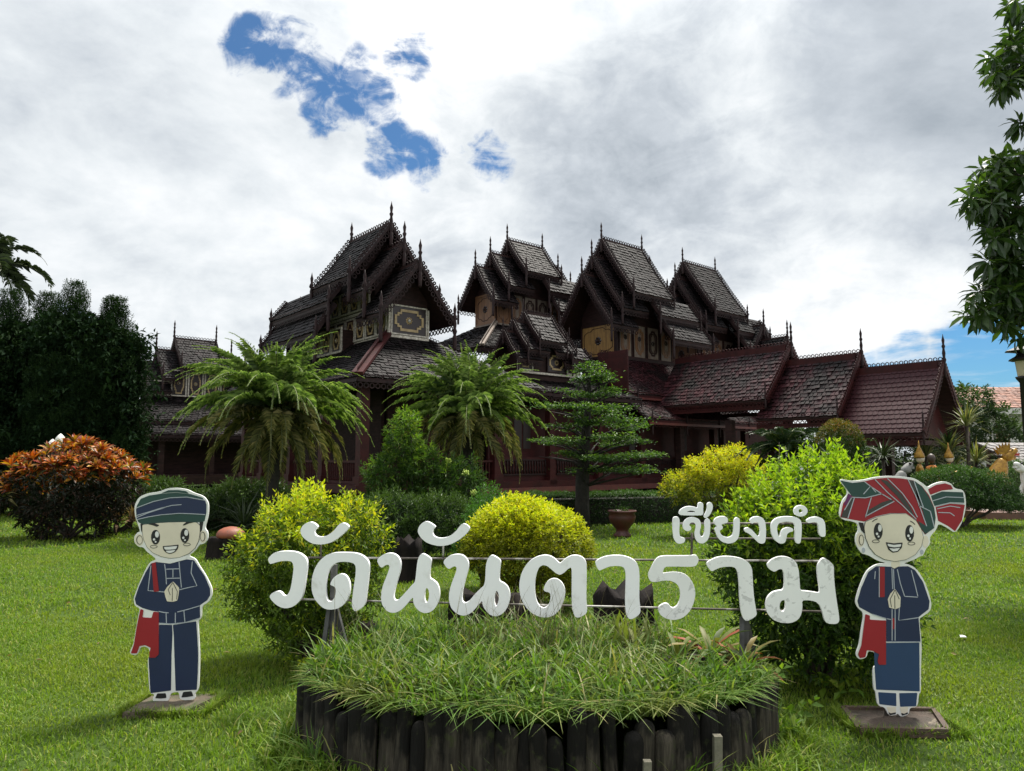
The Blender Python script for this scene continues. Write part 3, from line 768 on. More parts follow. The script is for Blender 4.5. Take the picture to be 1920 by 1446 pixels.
def shell(n, blobs, low=-.25, inner=0.0, lump=.12, fq=3.0):
    """points and outward directions on the surface of a union of ellipsoids (c, r)"""
    w = np.array([r[0] * r[1] + r[0] * r[2] + r[1] * r[2] for c, r in blobs]); cnt = rng.multinomial(n, w / w.sum()); P, D = [], []
    ph = rng.uniform(0, 6, 6); kd = rdirs(6) * fq
    for (c, r), m in zip(blobs, cnt):
        d = rdirs(m * 2); d = d[d[:, 2] > low][:m]
        f = 1 + lump * np.sin(d @ kd.T * 2 + ph).mean(1) * 2.2
        f = f * (1 - inner * rng.random(len(d)) ** 2)
        P.append(np.array(c) + d * np.array(r) * f[:, None]); D.append(unit(d / np.array(r)))
    P, D = np.concatenate(P), np.concatenate(D); keep = np.ones(len(P), bool)
    for c, r in blobs: keep &= (((P - np.array(c)) / (np.array(r) * .86)) ** 2).sum(1) > 1
    if inner: keep |= rng.random(len(P)) < .25
    return P[keep], D[keep]


def stems(mb, base, tops, r0=.03, r1=.008, mi=0, bend=.25):
    for tp in tops:
        b = Vector(base) + Vector((random.uniform(-.06, .06), random.uniform(-.06, .06), 0)); tp = Vector(tp)
        m = b.lerp(tp, .5) + Vector((random.uniform(-1, 1), random.uniform(-1, 1), 0)) * bend * (tp - b).length * .3
        mb.tube([b, b.lerp(m, .5) + Vector((0, 0, .05)), m, tp], [r0, r0 * .8, (r0 + r1) / 2, r1], 6, mi, False)


bark = mat('bark', (.075, .058, .045), (.030, .024, .02), .9, 9, bump=.8, bscale=25)
darkbark = mat('dark_bark', (.03, .025, .021), (.014, .012, .011), .9, 9, bump=.8, bscale=25)
stump_m = mat('rotting_wood', (.016, .012, .010), (.005, .004, .004), .9, 7, bump=1.0, bscale=22, stretch=(1, 1, .25), spec=.15)
G = leafmat
L_yellow = G('yellow_leaf', [(0, (.045, .085, .010)), (.5, (.075, .13, .012)), (1, (.11, .17, .016))], [(0, (.30, .40, .014)), (.5, (.44, .49, .018)), (.85, (.56, .54, .02)), (1, (.55, .42, .02))], .45)
L_ball = G('golden_leaf', [(0, (.10, .13, .010)), (.6, (.2, .21, .012)), (1, (.26, .25, .014))], [(0, (.34, .42, .014)), (.6, (.52, .54, .018)), (1, (.60, .50, .02))], .42)
L_lime = G('lime_leaf', [(0, (.022, .05, .010)), (.6, (.04, .085, .012)), (1, (.065, .13, .016))], [(0, (.16, .28, .012)), (.6, (.27, .40, .018)), (1, (.37, .44, .025))], .45)
L_gold = G('gold_shrub_leaf', [(0, (.06, .085, .012)), (.6, (.12, .15, .014)), (1, (.18, .2, .018))], [(0, (.36, .42, .014)), (.6, (.52, .50, .018)), (1, (.58, .42, .02))], .45)
L_green = G('mid_green_leaf', [(0, (.022, .055, .012)), (.5, (.04, .09, .016)), (1, (.065, .12, .02))], [(0, (.09, .19, .018)), (.6, (.15, .26, .022)), (1, (.24, .30, .035))], .4)
L_bright = G('bright_green_leaf', [(0, (.03, .09, .012)), (1, (.07, .18, .02))], None, .4)
L_dark = G('dark_leaf', [(0, (.012, .028, .010)), (.6, (.022, .048, .014)), (1, (.035, .065, .018))], [(0, (.04, .08, .018)), (1, (.07, .12, .02))], .25)
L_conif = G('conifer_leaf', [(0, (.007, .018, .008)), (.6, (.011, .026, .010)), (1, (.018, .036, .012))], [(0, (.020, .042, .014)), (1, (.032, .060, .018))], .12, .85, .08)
L_topi = G('topiary_leaf', [(0, (.018, .045, .010)), (.7, (.035, .075, .014)), (1, (.06, .11, .016))], [(0, (.09, .11, .016)), (.6, (.15, .12, .02)), (1, (.23, .09, .025))], .3)
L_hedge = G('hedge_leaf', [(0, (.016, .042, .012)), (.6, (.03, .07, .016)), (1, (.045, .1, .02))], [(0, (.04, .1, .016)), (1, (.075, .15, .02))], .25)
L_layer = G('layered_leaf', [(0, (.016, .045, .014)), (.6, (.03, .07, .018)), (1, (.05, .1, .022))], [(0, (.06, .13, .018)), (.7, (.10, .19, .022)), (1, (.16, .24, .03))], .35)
L_palm = G('palm_leaflet', [(0, (.045, .090, .022)), (.35, (.12, .20, .045)), (.7, (.21, .30, .075)), (1, (.36, .44, .17))], None, .5, .4)
L_palmo = G('old_palm_leaflet', [(0, (.05, .06, .018)), (.4, (.13, .14, .04)), (.7, (.22, .21, .065)), (1, (.36, .30, .13))], None, .35, .5)
L_palmd = G('dark_palm_leaflet', [(0, (.018, .032, .014)), (1, (.045, .065, .022))], None, .2)  # one darker green for the tall palm, a dracaena and strap leaves
L_cyc = G('cycad_leaflet', [(0, (.010, .026, .010)), (1, (.03, .055, .018))], None, .15, .35, .5)
L_mango = G('broad_leaf', [(0, (.020, .045, .014)), (.6, (.035, .07, .018)), (1, (.06, .10, .02))], None, .35, .35, .5)
L_mangob = G('young_broad_leaf', [(0, (.05, .10, .018)), (1, (.10, .17, .025))], None, .45, .35, .5)
L_crot = G('croton_leaf', [(0, (.40, .05, .012)), (.16, (.48, .17, .015)), (.3, (.26, .020, .012)), (.44, (.55, .29, .025)), (.56, (.085, .014, .014)), (.68, (.42, .08, .014)), (.76, (.035, .040, .014)), (.84, (.10, .12, .02)), (.93, (.30, .025, .014)), (1, (.45, .30, .03))], None, .3, .4, .4, objrand=.35)
L_crotd = G('croton_shade_leaf', [(0, (.008, .013, .007)), (.6, (.015, .018, .010)), (.9, (.03, .016, .010)), (1, (.07, .03, .014))], None, .15, .55, .25)  # inner and lower leaves, the shade under the crown put into their colour
L_drac = G('strap_leaf', [(0, (.05, .075, .022)), (.6, (.12, .14, .04)), (1, (.24, .22, .09))], None, .3)
L_pink = G('pinkish_strap_leaf', [(0, (.14, .10, .06)), (.6, (.25, .15, .09)), (1, (.32, .22, .14))], None, .3)


def plant(name, loc, label, cat, group=None): return empty(name, loc, 0, label, cat, group)


def shrub(name, label, loc, blobs, n, k, stem, L, Wd, m, group=None, tmin=-.2, tmax=.9, up=.6, low=-.35, stem_n=9, bk=None, lump=.12, inner=.25, cat='shrub', fill=True, crown='crown', trand=.25):
    """blobs in local coordinates; young tinted leaves grow on the upper outer shoots"""
    o = plant(name, loc, label, cat, group); mb = MB()
    P, D = shell(n, blobs, low, inner, lump); D = unit(D + np.array((0, 0, up)))
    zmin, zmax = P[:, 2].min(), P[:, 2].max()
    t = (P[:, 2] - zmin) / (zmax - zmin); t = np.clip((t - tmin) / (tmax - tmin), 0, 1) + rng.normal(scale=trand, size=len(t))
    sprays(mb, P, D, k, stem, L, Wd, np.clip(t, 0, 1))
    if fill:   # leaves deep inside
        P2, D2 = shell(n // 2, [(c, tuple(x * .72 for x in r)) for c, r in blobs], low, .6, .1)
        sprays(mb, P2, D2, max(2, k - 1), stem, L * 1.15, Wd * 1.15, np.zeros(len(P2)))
    mb.build(crown, m, o)
    if stem_n:
        s = MB(); tops = [tuple(np.array(c) + np.array(r) * np.array((random.uniform(-.6, .6), random.uniform(-.6, .6), random.uniform(-.1, .5)))) for c, r in blobs for _ in range(max(2, stem_n // len(blobs)))]
        stems(s, (0, 0, -.02), tops, .028, .008); s.build('stems', bk or bark, o)
    return o


# --- the shrubs round the sign
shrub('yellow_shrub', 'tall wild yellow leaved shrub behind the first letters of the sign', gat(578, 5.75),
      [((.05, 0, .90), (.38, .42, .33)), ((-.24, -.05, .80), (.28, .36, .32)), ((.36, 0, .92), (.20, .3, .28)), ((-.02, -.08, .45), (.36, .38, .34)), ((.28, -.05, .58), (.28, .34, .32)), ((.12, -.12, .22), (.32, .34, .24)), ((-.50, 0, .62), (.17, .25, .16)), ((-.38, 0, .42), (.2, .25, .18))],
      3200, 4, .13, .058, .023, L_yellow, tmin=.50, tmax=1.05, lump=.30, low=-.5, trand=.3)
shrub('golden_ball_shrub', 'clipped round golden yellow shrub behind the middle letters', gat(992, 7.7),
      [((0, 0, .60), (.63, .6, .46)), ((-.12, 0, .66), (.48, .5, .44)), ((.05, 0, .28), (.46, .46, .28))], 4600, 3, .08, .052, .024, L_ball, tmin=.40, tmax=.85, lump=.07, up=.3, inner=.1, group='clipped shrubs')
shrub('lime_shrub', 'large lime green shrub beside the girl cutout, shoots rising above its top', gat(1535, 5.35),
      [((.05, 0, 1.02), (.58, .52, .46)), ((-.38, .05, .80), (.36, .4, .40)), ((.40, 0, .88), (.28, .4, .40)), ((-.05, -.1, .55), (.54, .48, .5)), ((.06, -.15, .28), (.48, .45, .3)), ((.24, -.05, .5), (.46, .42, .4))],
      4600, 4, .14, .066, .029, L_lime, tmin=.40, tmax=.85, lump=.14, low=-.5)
lo = plant('lime_shoots', gat(1535, 5.35), 'thin lime green shoots standing out of the large lime shrub', 'shoots')
bpy.data.objects.remove(lo)
lime = bpy.data.objects['lime_shrub']; mb = MB(); s = MB()
for dx, z0, h in ((-.33, 1.25, .42), (.36, 1.30, .30), (-.1, 1.35, .2), (.15, 1.4, .18), (.62, 1.1, .22), (-.55, 1.0, .22)):
    for q in range(9):
        f = q / 9; c = np.array([(dx + .04 * f + .02 * sin(q), -.1, z0 + h * f)])
        sprays(mb, c, np.array([(.1, 0, 1.)]), 1, .04, .066, .028, np.ones(1))
    s.tube([(dx, -.1, z0 - .4), (dx + .02, -.1, z0), (dx + .04, -.1, z0 + h)], [.008, .006, .003], 5)
mb.build('shoots', L_lime, lime)['kind'] = 'stuff'; s.build('twigs', bark, lime)
shrub('green_shrub', 'small bright green shrub peeping out behind the golden ball shrub', gat(912, 8.7), [((.05, 0, .72), (.28, .3, .42)), ((-.1, 0, .4), (.25, .3, .4))], 900, 4, .10, .05, .018, L_bright)
shrub('gold_layered_shrub', 'golden shrub in feathery layers in front of the temple wall', gat(1345, 14.6),
      [((.30, 0, 1.50), (.42, .4, .18)), ((.0, 0, 1.32), (.48, .45, .18)), ((.62, .1, 1.28), (.36, .4, .2)), ((-.45, 0, 1.05), (.48, .45, .17)), ((.25, -.1, 1.02), (.55, .45, .18)), ((-.72, 0, .86), (.30, .35, .14)), ((-.2, 0, .74), (.55, .45, .17)), ((.65, 0, .85), (.38, .45, .25)), ((.2, 0, .45), (.5, .4, .25))], 2600, 4, .16, .075, .032, L_gold, tmin=.2, tmax=.8, lump=.2, up=.25, inner=.1, fill=False)
shrub('round_topiary', 'clipped dark green bush with orange new tips under the porch roof', gat(1582, 13.2), [((0, 0, 1.62), (.43, .43, .62)), ((0, 0, 1.2), (.45, .45, .5))], 3600, 3, .06, .045, .022, L_topi, group='clipped shrubs', tmin=.6, tmax=1.0, lump=.04, low=-.8, inner=.1)
ole = shrub('flowering_shrub', 'green shrub with pale yellow flower heads between the two palms', gat(768, 13.0),
      [((-.12, 0, 1.78), (.26, .3, .5)), ((-.35, 0, 1.25), (.42, .4, .3)), ((.18, 0, 1.4), (.3, .35, .28)), ((.85, 0, 1.15), (.36, .36, .34)), ((.55, 0, .8), (.55, .4, .32)), ((-.25, 0, .8), (.5, .4, .28))], 1150, 5, .15, .115, .03, L_green, tmin=.35, tmax=1.0, lump=.2, up=.5, low=-.5)
fl = MB(); fb = MB(); [sprays(fb, np.zeros((26, 3)) + rdirs(26) * .035, rdirs(26) + (0, 0, .5), 2, .03, .045, .03)]
flm = fb.mesh('flower_head'); flm.materials.append(mat('pale_flower', (.52, .60, .14), (.36, .5, .08), .6, 40, bump=.8))
for px, py in ((840, 865), (872, 887), (888, 925), (812, 931)):
    child(flm, 'flower_head', ole, tuple(at(px, py, 12.55) - Vector(ole.location)), (random.uniform(-.4, .4), random.uniform(-.4, .4), 0))
shrub('dark_shrub', 'low dark narrow leaved shrub between the first two groups of letters', gat(790, 11.2), [((-.4, 0, .55), (.5, .45, .42)), ((.35, 0, .5), (.5, .45, .42)), ((0, 0, .3), (.8, .5, .3))], 1700, 5, .14, .10, .022, L_dark, low=-.5)
shrub('dark_fern_shrub', 'dark undergrowth shrub beneath the palm beside the hedge', gat(470, 15.6), [((0, 0, .5), (.9, .6, .5)), ((-1.2, 0, .4), (.8, .6, .4)), ((-2.3, .5, .5), (.8, .6, .5))], 1400, 4, .2, .14, .035, L_dark, low=-.3)


def hedge(label, a, b, depth, h, n):
    """clipped box hedge from a to b"""
    a, b = Vector(a), Vector(b); o = plant('clipped_hedge', a, label, 'hedge', 'clipped hedges'); d = (b - a); L = d.length; d.normalize(); s = Vector((-d.y, d.x, 0))
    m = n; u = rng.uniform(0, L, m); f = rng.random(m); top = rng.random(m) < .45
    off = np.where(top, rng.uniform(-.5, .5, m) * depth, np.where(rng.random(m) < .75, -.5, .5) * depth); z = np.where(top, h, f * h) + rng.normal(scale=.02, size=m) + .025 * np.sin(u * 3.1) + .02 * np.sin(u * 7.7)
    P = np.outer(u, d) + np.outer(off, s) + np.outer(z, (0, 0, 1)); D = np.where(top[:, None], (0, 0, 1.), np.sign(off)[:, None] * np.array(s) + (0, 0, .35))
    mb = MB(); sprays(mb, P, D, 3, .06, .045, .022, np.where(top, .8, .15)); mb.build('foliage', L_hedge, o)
    c = MB(); c.beam((0, 0, h * .45), tuple(Vector(d) * L + Vector((0, 0, h * .45))), depth * .75, h * .86); c.build('woody_core', darkbark, o)
    return o


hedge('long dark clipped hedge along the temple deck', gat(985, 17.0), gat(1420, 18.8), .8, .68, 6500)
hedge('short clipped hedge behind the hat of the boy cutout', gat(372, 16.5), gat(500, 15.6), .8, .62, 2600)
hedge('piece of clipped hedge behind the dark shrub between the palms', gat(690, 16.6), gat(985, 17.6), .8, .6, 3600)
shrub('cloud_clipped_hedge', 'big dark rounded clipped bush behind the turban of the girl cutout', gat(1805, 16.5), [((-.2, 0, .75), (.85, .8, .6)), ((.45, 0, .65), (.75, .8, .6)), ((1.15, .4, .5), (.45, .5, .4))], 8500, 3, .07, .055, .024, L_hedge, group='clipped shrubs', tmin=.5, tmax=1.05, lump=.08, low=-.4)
shrub('rear_clipped_bush', 'small dark clipped bush behind the golden lion head', gat(1905, 23), [((0, 0, .95), (.75, .7, .55)), ((0, 0, .5), (.7, .7, .5))], 1500, 3, .09, .07, .03, L_hedge, group='clipped shrubs', lump=.05)

bpy.data.objects['yellow_shrub'].scale = (.90, .95, 1.0); lime.scale = (.88, .95, 1.0)
# --- croton
cro = plant('croton_shrub', gat(130, 14.3), 'wide croton shrub with orange and red leaf rosettes on the left lawn', 'shrub')
def rosette(name, n, L, Wd, m, upmin=.15, upmax=1.2):
    mb = MB(); th = np.arange(n) * 2.4; el = np.linspace(upmin, upmax, n) + rng.normal(scale=.12, size=n)
    D = np.stack([np.cos(th) * np.cos(el), np.sin(th) * np.cos(el), np.sin(el)], 1); Ls = L * (1.05 - .35 * np.linspace(0, 1, n))
    P = D * .012; S = unit(np.cross(D, np.tile((0, 0, 1.), (n, 1)))); N = unit(np.cross(S, D))
    a = P + D * Ls[:, None] * .32; b = P + D * Ls[:, None] * .68 - N * Ls[:, None] * .04; t = P + D * Ls[:, None] - N * Ls[:, None] * .16
    w = Wd * Ls[:, None] / L / 2
    V = np.stack([P, a + S * w + N * w * .3, b + S * w * .95 + N * w * .3, t, b - S * w * .95 + N * w * .3, a - S * w + N * w * .3, a, b], 1).reshape(-1, 3)
    F4 = np.array([(6, 1, 2, 7), (5, 6, 7, 4)]); F3 = np.array([(0, 1, 6), (0, 6, 5), (7, 2, 3), (4, 7, 3)])
    k = np.arange(n)[:, None, None] * 8
    mb.add(V, (k + F4[None]).reshape(-1, 4)); mb.g[-1] = (mb.g[-1][0], [(k + F4[None]).reshape(-1, 4), (k + F3[None]).reshape(-1, 3)], 0, False, None)
    me = mb.mesh(name); me.materials.append(m); return me
ros = [rosette('leaf_rosette', 12, .19, .05, L_crot, .35, 1.35) for _ in range(5)]
P, D = shell(420, [((-.05, 0, 1.22), (.95, .9, .55)), ((-.80, 0, .92), (.55, .65, .36)), ((.62, 0, 1.15), (.62, .65, .46))], -.1, .3, .2)
for p, d in zip(P, D):
    d = Vector(unit(d + np.array((0, 0, .9)) + rng.normal(scale=.25, size=3))); o = child(random.choice(ros), 'leaf_rosette', cro, tuple(p)); o.rotation_euler = (d.to_track_quat('Z', 'Y').to_euler()); o.rotation_euler.rotate_axis('Z', random.uniform(0, 6)); s_ = random.uniform(.7, 1.35); o.scale = (s_,) * 3
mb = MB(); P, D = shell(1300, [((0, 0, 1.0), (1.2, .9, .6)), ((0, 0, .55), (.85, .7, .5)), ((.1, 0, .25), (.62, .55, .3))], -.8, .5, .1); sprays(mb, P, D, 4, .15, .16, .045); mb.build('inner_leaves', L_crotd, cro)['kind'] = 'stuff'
s = MB(); stems(s, (0, 0, 0), [(-1.3, 0, .75), (-1.0, .3, .8), (-.6, -.2, .8), (-.2, .1, .9), (.2, -.1, .9), (.6, .2, .8), (.95, 0, .8), (1.1, -.1, .7), (-.8, -.3, .7)], .035, .012); s.build('stems', bark, cro)

# --- palms
def frond(name, Lf, th0, curl, nl, ll, lw, m, seed=0, dens=1.0, vee=.35, back=.15, jt=.16, tipz=-.75):
    """arching feather frond growing from the origin towards +x"""
    r = np.random.default_rng(seed); k = 14; pts = [np.zeros(3)]; th = th0
    for i in range(k):
        th -= curl / k * (.5 + i / k); pts.append(pts[-1] + np.array((cos(th), r.normal(scale=.01), sin(th))) * Lf / k)
    pts = np.array(pts); mb = MB(); mb.tube([tuple(p) for p in pts], list(np.linspace(.014, .004, k + 1)), 4, 1, False)
    f = np.linspace(.10, .995, nl); x = f * k; i = np.minimum(x.astype(int), k - 1); fr_ = (x - i)[:, None]; P = pts[i] * (1 - fr_) + pts[i + 1] * fr_; T = unit(pts[i + 1] - pts[i])
    side = np.array((0, 1., 0)); PP, DD, LL = [], [], []
    for sg in (1, -1):
        N = np.cross(T, np.tile(side, (nl, 1))); N = np.where(N[:, 2:3] < 0, -N, N)
        d = T * (back + .75 * f[:, None]) + side * sg * (1 - .35 * f[:, None]) + N * (vee + r.normal(scale=jt, size=(nl, 1))) + r.normal(scale=jt * .6, size=(nl, 3))
        PP.append(P); DD.append(unit(d)); LL.append(ll * np.sin(np.clip(f * 1.05 + .12, 0, 1) * pi) ** .6 * r.uniform(.8, 1.1, nl) + .04)
    PP, DD, LL = map(np.concatenate, (PP, DD, LL)); n = len(PP); S = unit(np.cross(DD, np.tile((0, 0, 1.), (n, 1)))); W_ = lw / 2
    m1 = PP + DD * LL[:, None] * .5; d2 = unit(DD + np.array((0, 0, tipz))); tip = m1 + d2 * LL[:, None] * .5
    V = np.stack([PP, m1 + S * W_, tip, m1 - S * W_], 1).reshape(-1, 3); F = (np.arange(n)[:, None, None] * 4 + np.array([(0, 1, 2), (0, 2, 3)])[None]).reshape(-1, 3)
    mb.add(V, F, 0); me = mb.mesh(name); me.materials.append(m); me.materials.append(mat_rachis); return me


mat_rachis = mat('frond_stalk', (.13, .15, .04), (.08, .10, .03), .6, 5)


def palm(label, loc, h, spec, tr=.10, lean=0.0, group='feathery garden palms', tm=None, name='feather_palm', shag=True):
    """spec: list of (mesh, count, tilt jitter, scale)"""
    o = plant(name, loc, label, 'palm', group); mb = MB()
    k = 12; mb.tube([(lean * (i / k) ** 2, 0, h * i / k) for i in range(k + 1)], [tr * (1.25 if i == 0 else 1.0 + .08 * (-1) ** i) for i in range(k)] + [tr * 1.3], 9)
    mb.build('trunk', tm or darkbark, o); a0 = random.uniform(0, 6)
    for me, cnt, jit, sc in spec:
        for i in range(cnt):
            s_ = sc * random.uniform(.88, 1.1)
            child(me, 'frond', o, (lean, 0, h + random.uniform(-.08, .06)), (random.uniform(-.12, .12), random.uniform(-jit, jit), a0 + 2.4 * i + random.uniform(-.25, .25)), (s_,) * 3)
        a0 += .9
    return o


fk = dict(vee=.25, back=.35, jt=.22, tipz=-.9)
FR = [frond('frond', 1.8, R(86), R(46), 74, .24, .0085, L_palm, 1, **fk), frond('frond', 2.0, R(70), R(74), 80, .25, .0085, L_palm, 2, **fk), frond('frond', 2.1, R(52), R(92), 82, .25, .0085, L_palm, 3, **fk),
      frond('frond', 2.05, R(30), R(94), 80, .25, .0085, L_palm, 4, **fk), frond('frond', 1.9, R(4), R(86), 76, .25, .0085, L_palmo, 5, **fk), frond('frond', 1.6, R(-36), R(48), 66, .22, .0085, L_palmo, 6, **fk)]
palm('full feathery palm with drooping olive fronds in front of the corner tower', gat(508, 14.6), 2.5, [(FR[0], 18, .25, .9), (FR[1], 26, .28, 1.02), (FR[2], 28, .28, 1.06), (FR[3], 28, .28, 1.08), (FR[4], 22, .28, 1.08), (FR[5], 12, .28, 1.05)], .13)
palm('smaller feathery palm behind the flowering shrub', gat(876, 14.6), 2.4, [(FR[0], 15, .25, .78), (FR[1], 22, .28, .88), (FR[2], 24, .28, .92), (FR[3], 24, .28, .93), (FR[4], 18, .28, .93), (FR[5], 10, .28, .93)], .12)
FRT = [frond('frond', 2.6, R(60), R(125), 60, .62, .045, L_palmd, 11), frond('frond', 2.6, R(25), R(120), 60, .62, .045, L_palmd, 12), frond('frond', 2.5, R(-5), R(95), 58, .6, .045, L_palmd, 13)]
palm('tall palm with hanging fronds rising behind the conifers', gat(-62, 25), 8.4, [(FRT[0], 6, .1, 1), (FRT[1], 7, .15, 1), (FRT[2], 7, .15, 1)], .17, group='tall background palms', name='tall_palm')
CYF = [frond('frond', .95, R(55), R(80), 46, .16, .020, L_cyc, 21, vee=.2), frond('frond', .98, R(22), R(75), 46, .16, .020, L_cyc, 22, vee=.2), frond('frond', .9, R(-8), R(60), 44, .15, .020, L_cyc, 23, vee=.2)]
palm('dark stiff cycad on a slim trunk beside the golden shrub', gat(1480, 12.6), 1.72, [(CYF[0], 10, .1, .85), (CYF[1], 14, .1, .85), (CYF[2], 10, .1, .85)], .06, group='cycads', name='cycad')


def strapplant(name, label, loc, h, n, L, Wd, m, tr=.06, cat='plant', group=None, heads=((0, 0, 0),)):
    """rosettes of long strap leaves on a stem"""
    o = plant(name, loc, label, cat, group); tmb = MB()
    for hx, hy, hz in heads:
        mb = MB(); el = rng.uniform(-.2, 1.35, n); th = rng.uniform(0, 6.28, n); D = np.stack([np.cos(th) * np.cos(el), np.sin(th) * np.cos(el), np.sin(el)], 1); P = np.tile((hx, hy, h + hz), (n, 1)) + D * .03
        Ls = L * rng.uniform(.7, 1.1, n); S = unit(np.cross(D, np.tile((0, 0, 1.), (n, 1)))); m1 = P + D * Ls[:, None] * .5; t = m1 + unit(D + (0, 0, -.45)) * Ls[:, None] * .5
        V = np.stack([P - S * Wd * .3, P + S * Wd * .3, m1 + S * Wd / 2, t, m1 - S * Wd / 2], 1).reshape(-1, 3); k = np.arange(n)[:, None, None] * 5
        mb.add(V, (k + np.array([(0, 1, 2, 4)])[None]).reshape(-1, 4)); mb.g[-1] = (V.astype(np.float32), [(k + np.array([(0, 1, 2, 4)])[None]).reshape(-1, 4), (k + np.array([(4, 2, 3)])[None]).reshape(-1, 3)], 0, False, None)
        mb.build('leaf_head', m, o)
        if h > .2: tmb.tube([(0, 0, 0), (hx * .6, hy * .6, (h + hz) * .5), (hx, hy, h + hz)], [tr, tr * .8, tr * .7], 6)
    if tmb.g: tmb.build('trunk', bark, o)
    return o


strapplant('dracaena', 'dark dracaena with a round head of thin leaves seen under the porch', gat(1662, 17.5), 1.55, 90, .62, .03, L_palmd, .05, group='dracaenas')
strapplant('dracaena', 'tall dracaena with yellow striped leaves right of the porch gable', gat(1822, 23.5), 2.6, 60, .95, .06, L_drac, .07, group='dracaenas', heads=((0, 0, 0), (-.5, .2, -.9), (.3, .1, -1.2)))
strapplant('dracaena', 'green dracaena with a full head between the porch columns', gat(1784, 24), 1.9, 80, .8, .05, L_dark, .07, group='dracaenas')
strapplant('dracaena', 'pale striped dracaena behind the kneeling golden figures', gat(1742, 25), 1.6, 60, .9, .05, L_drac, .07, group='dracaenas', heads=((0, 0, 0), (.9, 0, -.5)))
strapplant('strap_leaved_plant', 'pinkish strap leaved plant at the foot of the croton', gat(218, 15.2), .22, 40, .5, .05, L_pink, cat='plant', group='strap leaved plants', heads=((0, 0, 0), (.28, .1, .05)))
strapplant('strap_leaved_plant', 'yellow green strap leaved plant behind the croton', gat(243, 16.2), .3, 40, .75, .05, L_drac, cat='plant', group='strap leaved plants')
strapplant('strap_leaved_plant', 'dark arching strap leaved plant left of the yellow shrub', gat(455, 14.2), .25, 46, .8, .035, L_palmd, cat='plant', group='strap leaved plants', heads=((0, 0, 0), (.4, .2, 0)))
strapplant('strap_leaved_plant', 'broad green leaves at the left edge beside the croton', gat(-8, 14.0), .8, 16, .6, .09, L_drac, cat='plant', group='strap leaved plants')

# --- layered tree
lt = plant('layered_tree', gat(1092, 16.4), 'small tree with flat layered green foliage in front of the verandah', 'tree'); mb = MB(); s = MB()
s.tube([(0, 0, 0), (0, 0, .5), (.01, 0, 1.1), (.06, 0, 1.7), (.15, 0, 2.6), (.2, 0, 3.6)], [.19, .165, .16, .13, .08, .03], 10)
PP, TT = [], []
for z, rr, cx, nc in ((3.62, .38, .16, 12), (3.34, .62, .30, 22), (2.98, .72, .22, 26), (2.62, 1.15, .22, 44), (2.28, 1.35, .34, 52), (1.90, 1.50, .20, 56), (1.56, 1.62, .46, 58), (1.26, 1.35, .50, 34)):
    for j in range(max(5, nc // 6)):
        a = 2.4 * j + z; e = Vector((cx + rr * .92 * cos(a), rr * .92 * sin(a), z + .04)); s.tube([(.06 + .1 * (z / 3.6), 0, z - .32), ((cx + rr * .45 * cos(a)), rr * .45 * sin(a), z - .08), tuple(e)], [.032, .018, .006], 5, 0, False)
    bays = [random.uniform(.5, 1.15) for _ in range(7)]
    for j in range(int(nc * .8)):
        a = random.uniform(0, 6.28); r = rr * math.sqrt(random.uniform(.06, 1)) * bays[int(a / 6.2832 * 7) % 7]; dz = random.uniform(-.05, .05) + .07 * sin(2 * a + z * 5)
        c = np.array((cx + r * cos(a), r * sin(a), z + dz + .07 * r / rr)); m = random.randint(26, 70); sp = random.uniform(.09, .2)
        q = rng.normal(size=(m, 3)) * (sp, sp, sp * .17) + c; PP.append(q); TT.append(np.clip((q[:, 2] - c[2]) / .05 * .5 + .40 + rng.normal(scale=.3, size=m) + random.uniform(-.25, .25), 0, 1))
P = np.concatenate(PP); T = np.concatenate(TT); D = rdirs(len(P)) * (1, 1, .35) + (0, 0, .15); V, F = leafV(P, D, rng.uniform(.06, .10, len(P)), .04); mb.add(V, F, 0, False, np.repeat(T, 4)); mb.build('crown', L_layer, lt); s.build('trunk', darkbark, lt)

# --- conifers
def conifer(label, loc, h, r, n=9000, waist=.14):
    o = plant('conifer', loc, label, 'conifer', 'dark conifers at the left edge'); mb = MB(); c = rng.random(n) ** .8
    # bundles of upright sprays
    nb = 150; bz = rng.random(nb) ** .8; ba = rng.uniform(0, 6.28, nb); prof = lambda t: r * np.clip((1 - t) / .33, .12, 1)
    bc = np.stack([np.cos(ba) * prof(bz) * .82, np.sin(ba) * prof(bz) * .82, .25 + bz * (h - .45)], 1)
    pick = rng.integers(0, nb, n); q = rdirs(n) * (.25, .25, .50) * rng.uniform(.45, 1, n)[:, None] ** .7 * (.6 + .6 * r / 1.3)
    P = bc[pick] + q; P[:, 2] = P[:, 2].clip(.1, h); D = q * (1, 1, .4) + bc[pick] * (.15, .15, 0) + (0, 0, .75)
    sprays(mb, P, D, 3, .12, .075, .024, np.clip(.4 + q[:, 2] * 1.2, 0, 1), .6)  # tint lightens each clump towards its top, light from above put into the colour
    P2 = rng.normal(size=(n // 3, 3)) * (.4 * r, .4 * r, 0) + np.stack([np.zeros(n // 3), np.zeros(n // 3), rng.uniform(.2, h * .85, n // 3)], 1); sprays(mb, P2, rdirs(n // 3), 3, .2, .2, .09, np.zeros(n // 3))
    mb.build('crown', L_conif, o); t = MB(); t.tube([(0, 0, 0), (0, 0, h * .5), (0, 0, h * .9)], [.16, .1, .03], 7); t.build('trunk', darkbark, o)
    return o
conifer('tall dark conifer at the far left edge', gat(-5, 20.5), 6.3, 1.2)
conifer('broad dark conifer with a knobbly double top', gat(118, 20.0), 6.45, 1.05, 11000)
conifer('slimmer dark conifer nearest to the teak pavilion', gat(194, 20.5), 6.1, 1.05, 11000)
conifer('dark conifer filling the gap behind the broad one', gat(66, 21.2), 6.4, 1.05)

